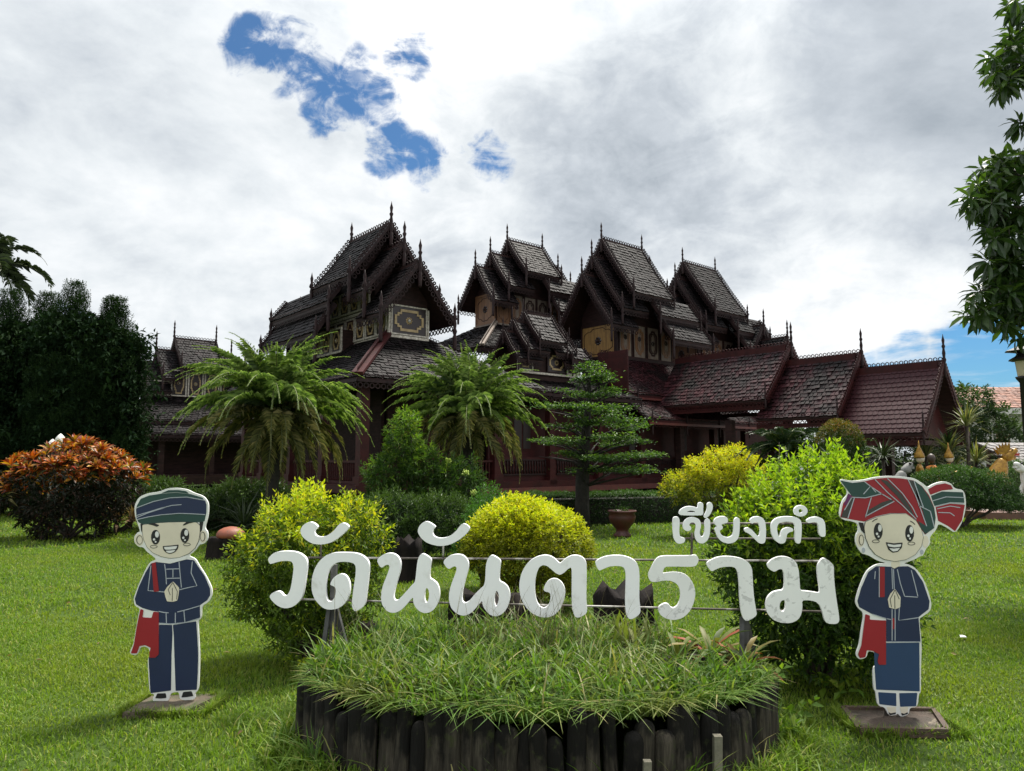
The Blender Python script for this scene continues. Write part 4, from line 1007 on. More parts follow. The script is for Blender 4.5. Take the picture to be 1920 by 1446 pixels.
# --- background trees
def roundtree(label, loc, blobs, n, L, Wd, m, h=2.0, group=None, name='background_tree', tr=.22):
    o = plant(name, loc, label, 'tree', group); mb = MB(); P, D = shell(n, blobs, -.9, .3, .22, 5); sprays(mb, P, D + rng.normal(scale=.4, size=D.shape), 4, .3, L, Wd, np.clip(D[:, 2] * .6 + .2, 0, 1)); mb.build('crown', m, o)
    t = MB(); t.tube([(0, 0, 0), (.05, 0, h * .5), (0, 0, h)], [tr, tr * .8, tr * .6], 8)
    for c, r in blobs: t.tube([(0, 0, h * .8), tuple(Vector(c) * .6 + Vector((0, 0, h * .35))), tuple(c)], [tr * .55, tr * .35, .03], 6, 0, False)
    t.build('trunk', darkbark, o); return o
roundtree('dark spreading tree beyond the porch in front of the red roofed house', gat(1822, 36), [((-.3, 0, 3.9), (1.3, 1.3, 1.1)), ((.6, 0, 3.0), (1.4, 1.3, 1.2)), ((1.5, -.3, 2.3), (1.0, 1, 1.1)), ((-.8, 0, 2.6), (1.2, 1.2, 1.1)), ((.2, 0, 1.6), (1.5, 1.2, .9))], 2600, .26, .10, L_dark, 2.2, 'trees in the distance')
roundtree('dark bushy tree seen through the porch columns', gat(1700, 40), [((0, 0, 2.0), (2.2, 1.5, 1.4)), ((2.2, 0, 1.6), (1.6, 1.5, 1.2)), ((-2.4, 0, 1.7), (1.8, 1.5, 1.3))], 2200, .26, .10, L_dark, 1.5, 'trees in the distance')
roundtree('dark bushy tree behind the left end of the teak pavilion', gat(150, 48), [((0, 0, 2.6), (3.2, 2, 2.0)), ((4, 0, 2.2), (2.6, 2, 1.6)), ((-4, 0, 2.4), (2.6, 2, 1.8))], 2200, .3, .12, L_dark, 1.5, 'trees in the distance')
roundtree('low dark tree behind the right hand court', gat(1900, 60), [((0, 0, 1.8), (3.5, 2, 1.6)), ((5, 0, 2.0), (3.0, 2, 1.8))], 1800, .3, .12, L_dark, 1.5, 'trees in the distance')

roundtree('dark bushy tree beyond the temple hall seen under the red eaves', gat(1545, 47), [((0, 0, 1.9), (2.4, 1.5, 1.6)), ((2.6, 0, 1.8), (1.8, 1.5, 1.5)), ((-2.6, 0, 1.9), (2.0, 1.5, 1.6))], 2600, .26, .11, L_dark, 1.5, 'trees in the distance')
roundtree('dark bushy tree far beyond the conifers at the left edge', gat(-190, 46), [((0, 0, 2.6), (3.4, 2, 2.2)), ((4.2, 0, 2.2), (2.6, 2, 1.7)), ((-4.6, 0, 2.6), (3.2, 2, 2.2)), ((-9, 0, 2.3), (3.2, 2, 2.0))], 2600, .3, .12, L_dark, 1.5, 'trees in the distance')
# --- broad-leaved tree leaning in from the right
bt = plant('broad_leaved_tree', Vector((7.6, 8.6, 0)), 'broad leaved tree whose drooping leaf clusters hang into the right side', 'tree')
clus = [rosette('leaf_cluster', 11, .225, .060, L_mango, -1.15, .65) for _ in range(4)] + [rosette('leaf_cluster', 11, .225, .060, L_mangob, -.9, .8) for _ in range(2)]
bl = Vector(bt.location); tm = MB()
tm.tube([(0, 0, 0), (.05, 0, 1.5), (-.1, .1, 3.2), (-.2, .1, 5.0), (-.1, .1, 7.0)], [.26, .2, .17, .13, .06], 9)
regs = [((1890, 110), (40, 50), 15), ((1915, 30), (30, 40), 7), ((1875, 150), (18, 30), 6), ((1860, 355), (42, 45), 18), ((1895, 330), (40, 50), 18), ((1890, 420), (42, 40), 16), ((1875, 480), (34, 36), 12), ((1905, 500), (30, 40), 10), ((1870, 550), (40, 26), 13), ((1835, 580), (26, 22), 7), ((1902, 600), (24, 40), 10), ((1825, 385), (18, 22), 4), ((1902, 230), (14, 14), 2),
        ((2000, 120), (60, 90), 16), ((2010, 300), (70, 90), 20), ((2010, 480), (70, 90), 18), ((2080, 200), (60, 140), 16), ((1980, 600), (50, 40), 8), ((2140, 400), (80, 160), 20)]
for (cx, cy), (rx, ry), nn in regs:
    c0 = at(cx, cy, 8.5); j0 = Vector((-.15, .1, max(1.8, c0.z - .5) - bl.z)); e = c0 - bl
    tm.tube([tuple(j0), tuple(j0.lerp(e, .5) + Vector((0, 0, .25))), tuple(e)], [.045, .025, .010], 6, 0, False)
    for _ in range(int(nn * 1.65)):
        a = random.uniform(0, 6.28); q = math.sqrt(random.random()); p = at(cx + rx * q * cos(a), cy + ry * q * sin(a), 8.5 + random.uniform(-.5, .5)) - bl
        me = random.choice(clus[:4]) if random.random() < (.75 if cy > 300 and cy < 420 else .95) else random.choice(clus[4:])
        s_ = random.uniform(.85, 1.25); child(me, 'leaf_cluster', bt, tuple(p), (random.uniform(-.6, .6), random.uniform(-.6, .6), random.uniform(0, 6)), (s_,) * 3)
        tm.tube([tuple(e.lerp(p, .1)), tuple(e.lerp(p, .6) + Vector((0, 0, .03))), tuple(p)], [.008, .006, .004], 4, 0, False)
tm.build('trunk', bark, bt)

# --- grass
BROM = [(1335, 4.50, .17), (1395, 4.28, .14), (1275, 4.42, .14), (1195, 4.62, .13), (950, 4.66, .11), (640, 4.6, .10)]
L_grass = G('lawn_blade', [(0, (.10, .175, .018)), (.5, (.14, .235, .024)), (.82, (.19, .275, .034)), (.93, (.24, .28, .055)), (1, (.34, .32, .12))], None, .46, .55, .3, patch=(.45, (.20, .24, .024), .65))
L_bed = G('bed_grass_blade', [(0, (.05, .11, .014)), (.5, (.085, .165, .02)), (.8, (.13, .215, .03)), (.93, (.22, .24, .07)), (1, (.34, .29, .13))], None, .4, .5, .3, patch=(2.2, (.17, .17, .045), .6))


def blades(mb, P, h, w, bend, seg=2, mi=0, az=None):
    n = len(P); th = rng.uniform(0, 6.28, n) if az is None else az; A = np.stack([np.cos(th), np.sin(th), np.zeros(n)], 1); ph = rng.uniform(0, 6.28, n); S = np.stack([np.cos(ph), np.sin(ph), np.zeros(n)], 1)
    S = unit(S - A * (S * A).sum(1, keepdims=True) * .7); h = h[:, None]; w = w[:, None]; b = bend[:, None]
    rows = []
    for i in range(seg + 1):
        f = i / seg; c = P + np.array((0, 0, 1.)) * h * (f - .45 * b * f * f) + A * h * b * f * f
        if i < seg: ww = w * (1 - f * .45) / 2; rows += [c - S * ww, c + S * ww]
        else: rows.append(c)
    V = np.stack(rows, 1); m = V.shape[1]; k = np.arange(n)[:, None, None] * m
    q = [(2 * i, 2 * i + 1, 2 * i + 3, 2 * i + 2) for i in range(seg - 1)]; FF = []
    FF.append((k + np.array([(m - 3, m - 2, m - 1)])[None]).reshape(-1, 3))
    if q: FF.append((k + np.array(q)[None]).reshape(-1, 4))
    base = mb.nv; mb.g.append((V.reshape(-1, 3).astype(np.float32), [f + base for f in FF], mi, False, None)); mb.nv += n * m


SLABS = [(gat(326, 4.66), .245, .15), (gat(1684, 4.36), .29, .17)]
def lawn_pts(n, y0, y1, marg=2.0):
    y = np.sqrt(rng.uniform(y0 * y0, y1 * y1, n)); x = rng.uniform(-1, 1, n) * (y * .73 + marg); k = ((x - BEDC[0]) / (BRX + .02)) ** 2 + ((y - BEDC[1]) / (BRY + .02)) ** 2 > 1
    for c, rx, ry in SLABS: k &= (abs(x - c.x) > rx - .02) | (abs(y - c.y) > ry - .02)
    return np.stack([x[k], y[k], np.zeros(k.sum())], 1)
def clump(P, s): return .5 + .5 * np.sin(P[:, 0] * s + 1.7 * np.sin(P[:, 1] * s * .7)) * np.sin(P[:, 1] * s * 1.3 + 2.1 * np.sin(P[:, 0] * s * .6))
gr = MB()
for n, y0, y1, h, w in ((190000, 2.7, 7, .044, .0075), (115000, 7, 12.5, .055, .012), (80000, 12.5, 24, .07, .024)):
    P = lawn_pts(n, y0, y1); c = .6 * clump(P, 1.9) + .4 * clump(P[:, [1, 0, 2]] + 3.3, 5.1); hh = h * rng.uniform(.45, 1.3, len(P)) * (.55 + .8 * c); blades(gr, P, hh, w * rng.uniform(.7, 1.3, len(P)), rng.uniform(.1, .95, len(P)))
# longer tufts along the foot of the bed and the slabs
th = rng.uniform(0, 6.28, 5200); P = np.stack([BEDC[0] + (BRX + .05 + rng.exponential(.08, 5200)) * np.cos(th), BEDC[1] + (BRY + .05 + rng.exponential(.08, 5200)) * np.sin(th), np.zeros(5200)], 1)
blades(gr, P, rng.uniform(.05, .17, 5200), rng.uniform(.005, .010, 5200), rng.uniform(.3, 1.1, 5200), 3)
for c, rx, ry in SLABS:
    m = 1300; e = rng.integers(0, 2, m); u = rng.uniform(-1, 1, m); sg = rng.choice((-1, 1), m); P = np.stack([c.x + np.where(e, u * rx, sg * (rx + .01)), c.y + np.where(e, sg * (ry + .01), u * ry), np.zeros(m)], 1); blades(gr, P, rng.uniform(.05, .11, m), rng.uniform(.005, .009, m), rng.uniform(.2, .9, m))
tag(gr.build('grass', L_grass), 'short mown lawn grass', None, None, 'stuff')

# taller weedy tufts, creeping weeds and a few fallen leaves in the lawn
tf = MB()
for _ in range(130):
    P0 = lawn_pts(4, 3.4, 11)
    if len(P0) == 0: continue
    n_ = random.randint(14, 40); sp = random.uniform(.03, .10); P = P0[0] + rng.normal(size=(n_, 3)) * (sp, sp, 0); blades(tf, P, rng.uniform(.05, .12, n_), rng.uniform(.005, .009, n_), rng.uniform(.3, 1.1, n_), 3)
tag(tf.build('grass_tufts', L_grass), 'taller tufts standing in the mown lawn', None, None, 'stuff')
cw = MB(); P = np.concatenate([q_ + rng.normal(size=(random.randint(10, 45), 3)) * (.16, .13, 0) for q_ in lawn_pts(50, 3.4, 10)]); P[:, 2] = .012
sprays(cw, P, rdirs(len(P)) * (.6, .6, .1) + (0, 0, .8), 2, .03, .030, .022, rng.uniform(.1, .7, len(P)), 1.2); tag(cw.build('creeping_weeds', L_green), 'low creeping weeds among the lawn grass', None, None, 'stuff')
fm = leafmat('fallen_leaf', [(0, (.10, .06, .025)), (.5, (.20, .13, .05)), (1, (.30, .24, .10))], None, .2)
fl_ = MB(); P = lawn_pts(150, 3.3, 13); P[:, 2] = .035; D = rdirs(len(P)) * (1, 1, .15); V, F = leafV(P, D, rng.uniform(.03, .07, len(P)), .025); fl_.add(V, F); tag(fl_.build('fallen_leaves', fm), 'small dry fallen leaves scattered on the lawn', None, None, 'stuff')
# ------------------------------------------------------------------ log edged bed
bed = empty('planting_bed', (BEDC[0], BEDC[1], 0), 0, 'oval raised bed edged with upright blackened wooden posts under the letter sign', 'planter')
def post_material():
    """grey weathered grain, pale scuffs, black algae creeping down from the tops"""
    m = bpy.data.materials.new('rotten_post_wood'); m.use_nodes = True; m.node_tree.nodes.clear(); t = NT(m.node_tree)
    tc = t.add('ShaderNodeTexCoord'); oi = t.add('ShaderNodeObjectInfo'); off = t.math('MULTIPLY', oi.outputs['Random'], 37.0)
    v = t.vmath('ADD', tc.outputs['Object'], t.add('ShaderNodeCombineXYZ', i={0: off, 1: off, 2: 0.0}).outputs[0]).outputs[0]
    g = t.noise(t.add('ShaderNodeMapping', i={0: v, 3: (60, 60, 5)}).outputs[0], 1.0, 6, .65, .4)
    col = t.ramp(g, [(.25, (.016, .014, .011)), (.5, (.045, .038, .030)), (.68, (.085, .072, .056)), (.85, (.13, .115, .09))])
    big = t.noise(t.add('ShaderNodeMapping', i={0: v, 3: (9, 9, 4)}).outputs[0], 1.0, 5, .6)
    z = t.add('ShaderNodeSeparateXYZ', i={0: tc.outputs['Object']}).outputs[2]
    f = t.math('ADD', t.math('MULTIPLY', z, 3.1), t.math('MULTIPLY', t.math('SUBTRACT', big, .5), 2.2))
    f = t.math('ADD', f, t.math('MULTIPLY', t.math('SUBTRACT', oi.outputs['Random'], .5), .6))
    col = t.mix(t.math('MULTIPLY', t.smooth(f, .50, .88), .95), col, (.0075, .0068, .0066))
    moss = t.smooth(t.noise(v, 14.0, 5, .6), .58, .70); col = t.mix(t.math('MULTIPLY', moss, .55), col, (.045, .055, .018))
    b = t.add('ShaderNodeBsdfPrincipled', i={'Base Color': col, 'Roughness': .92, 'Specular IOR Level': .2})
    bp = t.add('ShaderNodeBump', i={'Strength': 1.0, 'Distance': .012, 'Height': g}); t.l.new(bp.outputs[0], b.inputs['Normal'])
    t.add('ShaderNodeOutputMaterial', i={0: b.outputs[0]}); return m
pm = post_material()
posts = []
for v in range(7):
    mb = MB(); r = .041 + .005 * (v % 3); k = 10; prof = [(1.0, 0), (1.02, .12), (.98, .24), (1.0, BEDZ - .02)] ; V = []
    top = BEDZ + (.0, .025, -.03, .012, .035, -.04, .02)[v]
    rz = [0, .10, .2, top - .055, top - .030, top - .012, top]; rr = [1, 1.03, .98, 1.0, .90, .66, .25]
    ph = random.uniform(0, 6)
    for z, q in zip(rz, rr):
        for i in range(k):
            a = 2 * pi * i / k; j = 1 + .07 * sin(3 * a + ph) + .05 * sin(5 * a + ph * 2 + z * 9); V.append((r * q * j * cos(a) * 1.12, r * q * j * sin(a) * .85, z))
    n = len(rz); F = [(i * k + j, i * k + (j + 1) % k, (i + 1) * k + (j + 1) % k, (i + 1) * k + j) for i in range(n - 1) for j in range(k)] + [tuple(range((n - 1) * k, n * k))]
    mb.add(V, F, 0, True); me = mb.mesh('post'); me.materials.append(pm); posts.append(me)
per = pi * (3 * (BRX + BRY) - math.sqrt((3 * BRX + BRY) * (BRX + 3 * BRY))); a = 0.0; cnt = 0
while a < 2 * pi - .02:
    ds = math.hypot(BRX * sin(a), BRY * cos(a)); w = .083
    x, y = BRX * cos(a), BRY * sin(a); nx, ny = cos(a) / BRX, sin(a) / BRY
    o = child(posts[cnt % 7 if random.random() < .6 else random.randrange(7)], 'post', bed, (x + random.uniform(-.012, .012), y + random.uniform(-.014, .014), -.01), (random.uniform(-.06, .06), random.uniform(-.06, .06), math.atan2(ny, nx) + pi / 2), (random.uniform(.72, 1.22), random.uniform(.85, 1.2), random.uniform(.84, 1.08)))
    a += w / ds; cnt += 1
sm = mat('bed_soil', (.030, .024, .016), (.016, .014, .010), .95, 7, bump=1)
mb = MB(); k = 40; V = [((BRX - .05) * cos(2 * pi * i / k), (BRY - .05) * sin(2 * pi * i / k), BEDZ - .035) for i in range(k)] + [(0, 0, BEDZ + .02)]; mb.add(V, [(i, (i + 1) % k, k) for i in range(k)]); mb.build('soil', sm, bed)
# long grass growing in the bed
def bed_pts(n, lim=.96):
    th = rng.uniform(0, 6.28, n); r = np.sqrt(rng.random(n)) * lim; return np.stack([BEDC[0] + BRX * r * np.cos(th), BEDC[1] + BRY * r * np.sin(th), np.full(n, BEDZ - .03)], 1)
BP = [(gat(px, yy), r * 1.35) for px, yy, r in BROM]
def clear_(P):
    k = np.ones(len(P), bool)
    for q, r in BP: k &= ((P[:, 0] - q.x) / r) ** 2 + ((P[:, 1] - q.y + .05) / (r * 1.3)) ** 2 > 1
    return P[k]
bg = MB()
P = clear_(bed_pts(15500, .97)); c = .55 * clump(P, 5) + .45 * clump(P[:, [1, 0, 2]] + 1.7, 11); P = P[rng.random(len(P)) < .25 + 1.1 * c]; c = .55 * clump(P, 5) + .45 * clump(P[:, [1, 0, 2]] + 1.7, 11); h = rng.uniform(.04, .19, len(P)) * (.45 + 1.0 * c) * np.where(P[:, 1] > BEDC[1] + .1, 1.0, .75); blades(bg, P, h, rng.uniform(.005, .0095, len(P)), rng.uniform(.25, 1.2, len(P)), 4)
P = clear_(bed_pts(2600, .98)); blades(bg, P, rng.uniform(.12, .34, len(P)), rng.uniform(.007, .014, len(P)), rng.uniform(.3, 1.0, len(P)), 5)
# blades hanging over the front posts
th = rng.uniform(pi * 1.02, pi * 1.98, 800); hz_ = .35 + .65 * np.abs(np.sin(th)) ** 2; P = np.stack([BEDC[0] + BRX * .98 * np.cos(th), BEDC[1] + BRY * .98 * np.sin(th), np.full(800, BEDZ - .01)], 1); blades(bg, P, rng.uniform(.08, .26, 800) * hz_, rng.uniform(.004, .010, 800), rng.uniform(.8, 1.9, 800), 5, az=th + rng.normal(scale=1.1, size=800))
for _ in range(14):
    q = rng.uniform(pi * 1.05, pi * 1.95); n_ = 26; P = np.stack([BEDC[0] + BRX * 1.05 * np.cos(q) + rng.normal(scale=.06, size=n_), BEDC[1] + BRY * 1.07 * np.sin(q) + rng.normal(scale=.03, size=n_), np.zeros(n_)], 1); blades(bg, P, rng.uniform(.12, .30, n_), rng.uniform(.006, .012, n_), rng.uniform(.3, 1.3, n_), 5)
th = rng.uniform(pi * .95, pi * 2.05, 3600); rr_ = rng.uniform(.86, 1.0, 3600); P = np.stack([BEDC[0] + BRX * rr_ * np.cos(th), BEDC[1] + BRY * rr_ * np.sin(th), np.full(3600, BEDZ - .03)], 1); blades(bg, P, rng.uniform(.03, .15, 3600) * (.35 + .65 * (np.sin(th * 9 + 2 * np.sin(th * 4)) * .5 + .5)), rng.uniform(.005, .010, 3600), rng.uniform(.2, 1.4, 3600), 4)
tag(bg.build('long_grass', L_bed), 'long arching grass overgrowing the raised bed', None, None, 'stuff')
L_dry = leafmat('dry_stem', [(0, (.09, .08, .04)), (1, (.24, .21, .12))], None, .2)
dg = MB()
for cx, cy, n in ((1015, 4.5, 110), (900, 4.55, 60), (660, 4.62, 30), (1050, 4.4, 60), (1190, 4.42, 30)):
    c = gat(cx, cy); P = np.stack([c.x + rng.normal(scale=.13, size=n), c.y + rng.normal(scale=.07, size=n), np.full(n, BEDZ - .05)], 1); blades(dg, P, rng.uniform(.22, .58, n), rng.uniform(.0022, .004, n), rng.uniform(.1, .7, n), 5)
tag(dg.build('dry_grass_stems', L_dry), 'thin dry grass stems rising in front of the white letters', None, None, 'stuff')
# wide leaf weeds
wd = MB(); P = clear_(bed_pts(620, .97)); sprays(wd, P + (0, 0, .05), np.tile((0, 0, 1.), (len(P), 1)), 3, .10, .075, .026, np.full(len(P), .5), 1.1)
for px, yy, z in ((985, 3.62, .28), (1010, 3.6, .25), (1440, 4.02, .33), (1560, 4.9, .05), (1590, 4.8, .05), (1470, 4.1, .05), (1500, 4.4, .05), (955, 3.5, .02), (630, 3.9, .03), (700, 3.7, .04)):
    c = gat(px, yy); sprays(wd, np.array([(c.x, c.y, z), (c.x + .03, c.y - .02, z + .03), (c.x - .04, c.y, z)]), np.array([(0, -.4, 1.), (.5, -.3, .8), (-.5, -.4, .7)]), 3, .09, .085, .045, np.full(3, .7), 1.1)
tag(wd.build('weeds', L_green), 'broad leaved weeds among the bed grass', None, None, 'stuff')

# bromeliads
brom_m = leafmat('bromeliad_leaf', [(0, (.06, .09, .022)), (.4, (.12, .15, .035)), (.7, (.20, .16, .05)), (.85, (.30, .09, .035)), (1, (.26, .05, .025))], None, .3, .55, .3, objrand=.95)
brom_y = leafmat('pale_bromeliad_leaf', [(0, (.06, .10, .022)), (.5, (.13, .16, .04)), (.85, (.17, .18, .05)), (1, (.20, .17, .06))], None, .3, .6, .2, objrand=.95)
def bromeliad(label, px, yy, n, L, m, z=BEDZ - .03):
    c = gat(px, yy); o = empty('bromeliad', (c.x, c.y, z), 0, label, 'bromeliad', 'bromeliads in the raised bed')
    ms = []
    for v in range(3):
        mb = MB(); k = 5; rows = []
        for i in range(k + 1):
            f = i / k; e = R((72, 58, 42)[v]) - f * R((55, 70, 80)[v]); x = L * (f if i == 0 else 0)
            if i == 0: p = np.zeros(3)
            else: p = p + np.array((cos(e), 0, sin(e))) * L / k
            w = L * .062 * (1 - .15 * abs(f - .5)) * (1 if i < k else .05) * (.7 + .6 * f if f < .5 else 1)
            rows += [p + (0, -w, w * .35), p, p + (0, w, w * .35)]
        F = [(3 * i + j, 3 * i + j + 1, 3 * i + j + 4, 3 * i + j + 3) for i in range(k) for j in (0, 1)]; mb.add(rows, F, 0, True); me = mb.mesh('leaf'); me.materials.append(m); ms.append(me)
    for i in range(n):
        s_ = random.uniform(.75, 1.1); child(ms[i % 3], 'leaf', o, (0, 0, 0), (0, 0, 2.4 * i + random.uniform(-.2, .2)), (s_,) * 3)
    return o
bromeliad('red and green bromeliad at the right end of the bed', 1335, 4.50, 26, .32, brom_m)
bromeliad('olive bromeliad between the red one and the posts', 1395, 4.28, 24, .27, brom_m)
bromeliad('pale striped bromeliad left of the red one', 1275, 4.42, 24, .26, brom_y)
bromeliad('pale bromeliad in front of the tall tree stump', 1195, 4.62, 14, .23, brom_y)
bromeliad('pale yellow bromeliad below the middle letters', 950, 4.66, 13, .21, brom_y)
bromeliad('small faded bromeliad below the first letters', 640, 4.6, 11, .17, brom_y)
mb = MB(); c = gat(1185, 4.62); P = np.stack([c.x + rng.normal(scale=.09, size=14), c.y + rng.normal(scale=.04, size=14), np.full(14, BEDZ - .03)], 1); blades(mb, P, rng.uniform(.18, .34, 14), rng.uniform(.02, .032, 14), rng.uniform(.15, .6, 14), 5); tag(mb.build('broad_grass_tuft', L_bed), 'tuft of broad upright grass blades before the tall stump', 'grass tuft')

# stumps and stakes
def stump(label, px, Y, r, h, dx=0, jag=.05, name='tree_stump', m=None, sx=1.0):
    c = gat(px, Y); mb = MB(); k = 18; rz = np.linspace(0, 1, 6); V = []; ph = random.uniform(0, 6)
    for i, f in enumerate(rz):
        for j in range(k):
            a = 2 * pi * j / k; q = r * (1 + .10 * sin(4 * a + ph) + .06 * sin(7 * a + ph + f * 3) + .18 * (1 - f) ** 3); V.append((q * cos(a) * sx, q * sin(a), h * f + (jag * (sin(5 * a + ph) + .6 * sin(9 * a)) if i == 5 else 0)))
    V.append((0, 0, h * .8)); F = [(i * k + j, i * k + (j + 1) % k, (i + 1) * k + (j + 1) % k, (i + 1) * k + j) for i in range(5) for j in range(k)] + [(5 * k + j, 5 * k + (j + 1) % k, 6 * k) for j in range(k)]
    mb.add(V, F, 0, True); o = mb.build(name, m or stump_m); o.location = (c.x, c.y, 0); return tag(o, label, 'stump', 'tree stumps')
stump('tall ragged black tree stump behind the fifth letter', 1172, 5.85, .215, .52)
stump('wide black tree stump half hidden under the middle letters', 925, 6.0, .30, .46, sx=1.1)
stump('dark round stump seen between the second letters', 766, 9.4, .17, .52)
stump('small short stump beside the yellow shrub', 690, 5.3, .055, .38, jag=.015)
stump('dark low stump under the terracotta dome', 418, 11.4, .22, .34, jag=.01)
cst = mat('pale_stake', (.22, .20, .15), (.13, .12, .09), .85, 12, bump=.4)
for lab, px, Y, w, h in (('pale square concrete stake leaning before the bed posts', 1345, 3.54, .038, .25), ('shorter weathered wooden stake before the bed posts', 1212, 3.38, .034, .20)):
    c = gat(px, Y); mb = MB(); mb.prism([(-w / 2, -w / 2, 0), (w / 2, -w / 2, 0), (w / 2, w / 2, 0), (-w / 2, w / 2, 0)], (.008, 0, h)); mb.prism([(-w / 2 + .008, -w / 2, h), (w / 2 + .008, -w / 2, h), (w / 2 + .008, w / 2, h), (-w / 2 + .008, w / 2, h)], (0, 0, .004)); o = mb.build('stake', cst); o.location = c; tag(o, lab, 'stake', 'stakes before the bed')

# ------------------------------------------------------------------ flat cut shapes
DG = None
def smooth_poly(pts, it=2, dens=0.0):
    P = np.array(pts, float)
    if dens:
        Q = []
        for p, q in zip(P, np.roll(P, -1, 0)):
            k = max(1, int(np.linalg.norm(q - p) / dens)); Q += [p + (q - p) * i / k for i in range(k)]
        P = np.array(Q)
    for _ in range(it):
        Q = np.roll(P, -1, 0); P = np.stack([P * .78 + Q * .22, P * .22 + Q * .78], 1).reshape(-1, 2)
    return P
def shape(name, polys, thick, m, parent, z=0.0, bevel=0.0, it=2, dens=0.0):
    """filled flat shape in the xy plane of parent, extruded thick along z"""
    cu = bpy.data.curves.new(name, 'CURVE'); cu.dimensions = '2D'; cu.fill_mode = 'BOTH'; cu.extrude = max(thick / 2 - bevel, .0001); cu.bevel_depth = bevel; cu.bevel_resolution = 1
    for p in polys:
        q = smooth_poly(p, it, dens) if it else np.array(p, float); sp = cu.splines.new('POLY'); sp.points.add(len(q) - 1); sp.use_cyclic_u = True
        sp.points.foreach_set('co', np.column_stack([q, np.zeros(len(q)), np.ones(len(q))]).ravel())
    o = bpy.data.objects.new(name, cu); COL.objects.link(o); dg = bpy.context.evaluated_depsgraph_get(); me = bpy.data.meshes.new_from_object(o.evaluated_get(dg)); bpy.data.objects.remove(o); bpy.data.curves.remove(cu)
    me.materials.clear(); me.materials.append(m); me.name = name
    r = link(name, me, parent); r.location = (0, 0, z + thick / 2); return r
def ell(cx, cy, rx, ry, n=18): return [(cx + rx * cos(2 * pi * i / n), cy + ry * sin(2 * pi * i / n)) for i in range(n)]
def line(pts, w):
    P = np.array(pts, float); L, Rr = [], []
    for i in range(len(P)):
        d = P[min(i + 1, len(P) - 1)] - P[max(i - 1, 0)]; d /= np.linalg.norm(d) + 1e-9; nn = np.array((-d[1], d[0])) * w / 2; L.append(P[i] + nn); Rr.append(P[i] - nn)
    return [tuple(p) for p in L + Rr[::-1]]


class Board:
    """vertical plane through the 2-D points p0,p1 on the ground; zoom coordinates of a view of the photograph give outline points on it"""
    def __init__(s, p0, p1):
        s.p0 = Vector((p0[0], p0[1], 0)); s.d = (Vector((p1[0], p1[1], 0)) - s.p0).normalized(); s.n = Vector((s.d.y, -s.d.x, 0))
        s.mat = Matrix(((s.d.x, 0, s.n.x, s.p0.x), (s.d.y, 0, s.n.y, s.p0.y), (0, 1, 0, 0), (0, 0, 0, 1)))
    def pt(s, px, py):
        r = pdir(px, py); c = Vector((0, 0, CAMH)); t = (s.p0 - c).dot(s.n) / r.dot(s.n); q = c + r * t
        return ((q - s.p0).dot(s.d), q.z)
    def conv(s, pts, ox, oy, k): return [s.pt(ox + x / k, oy + y / k) for x, y in pts]


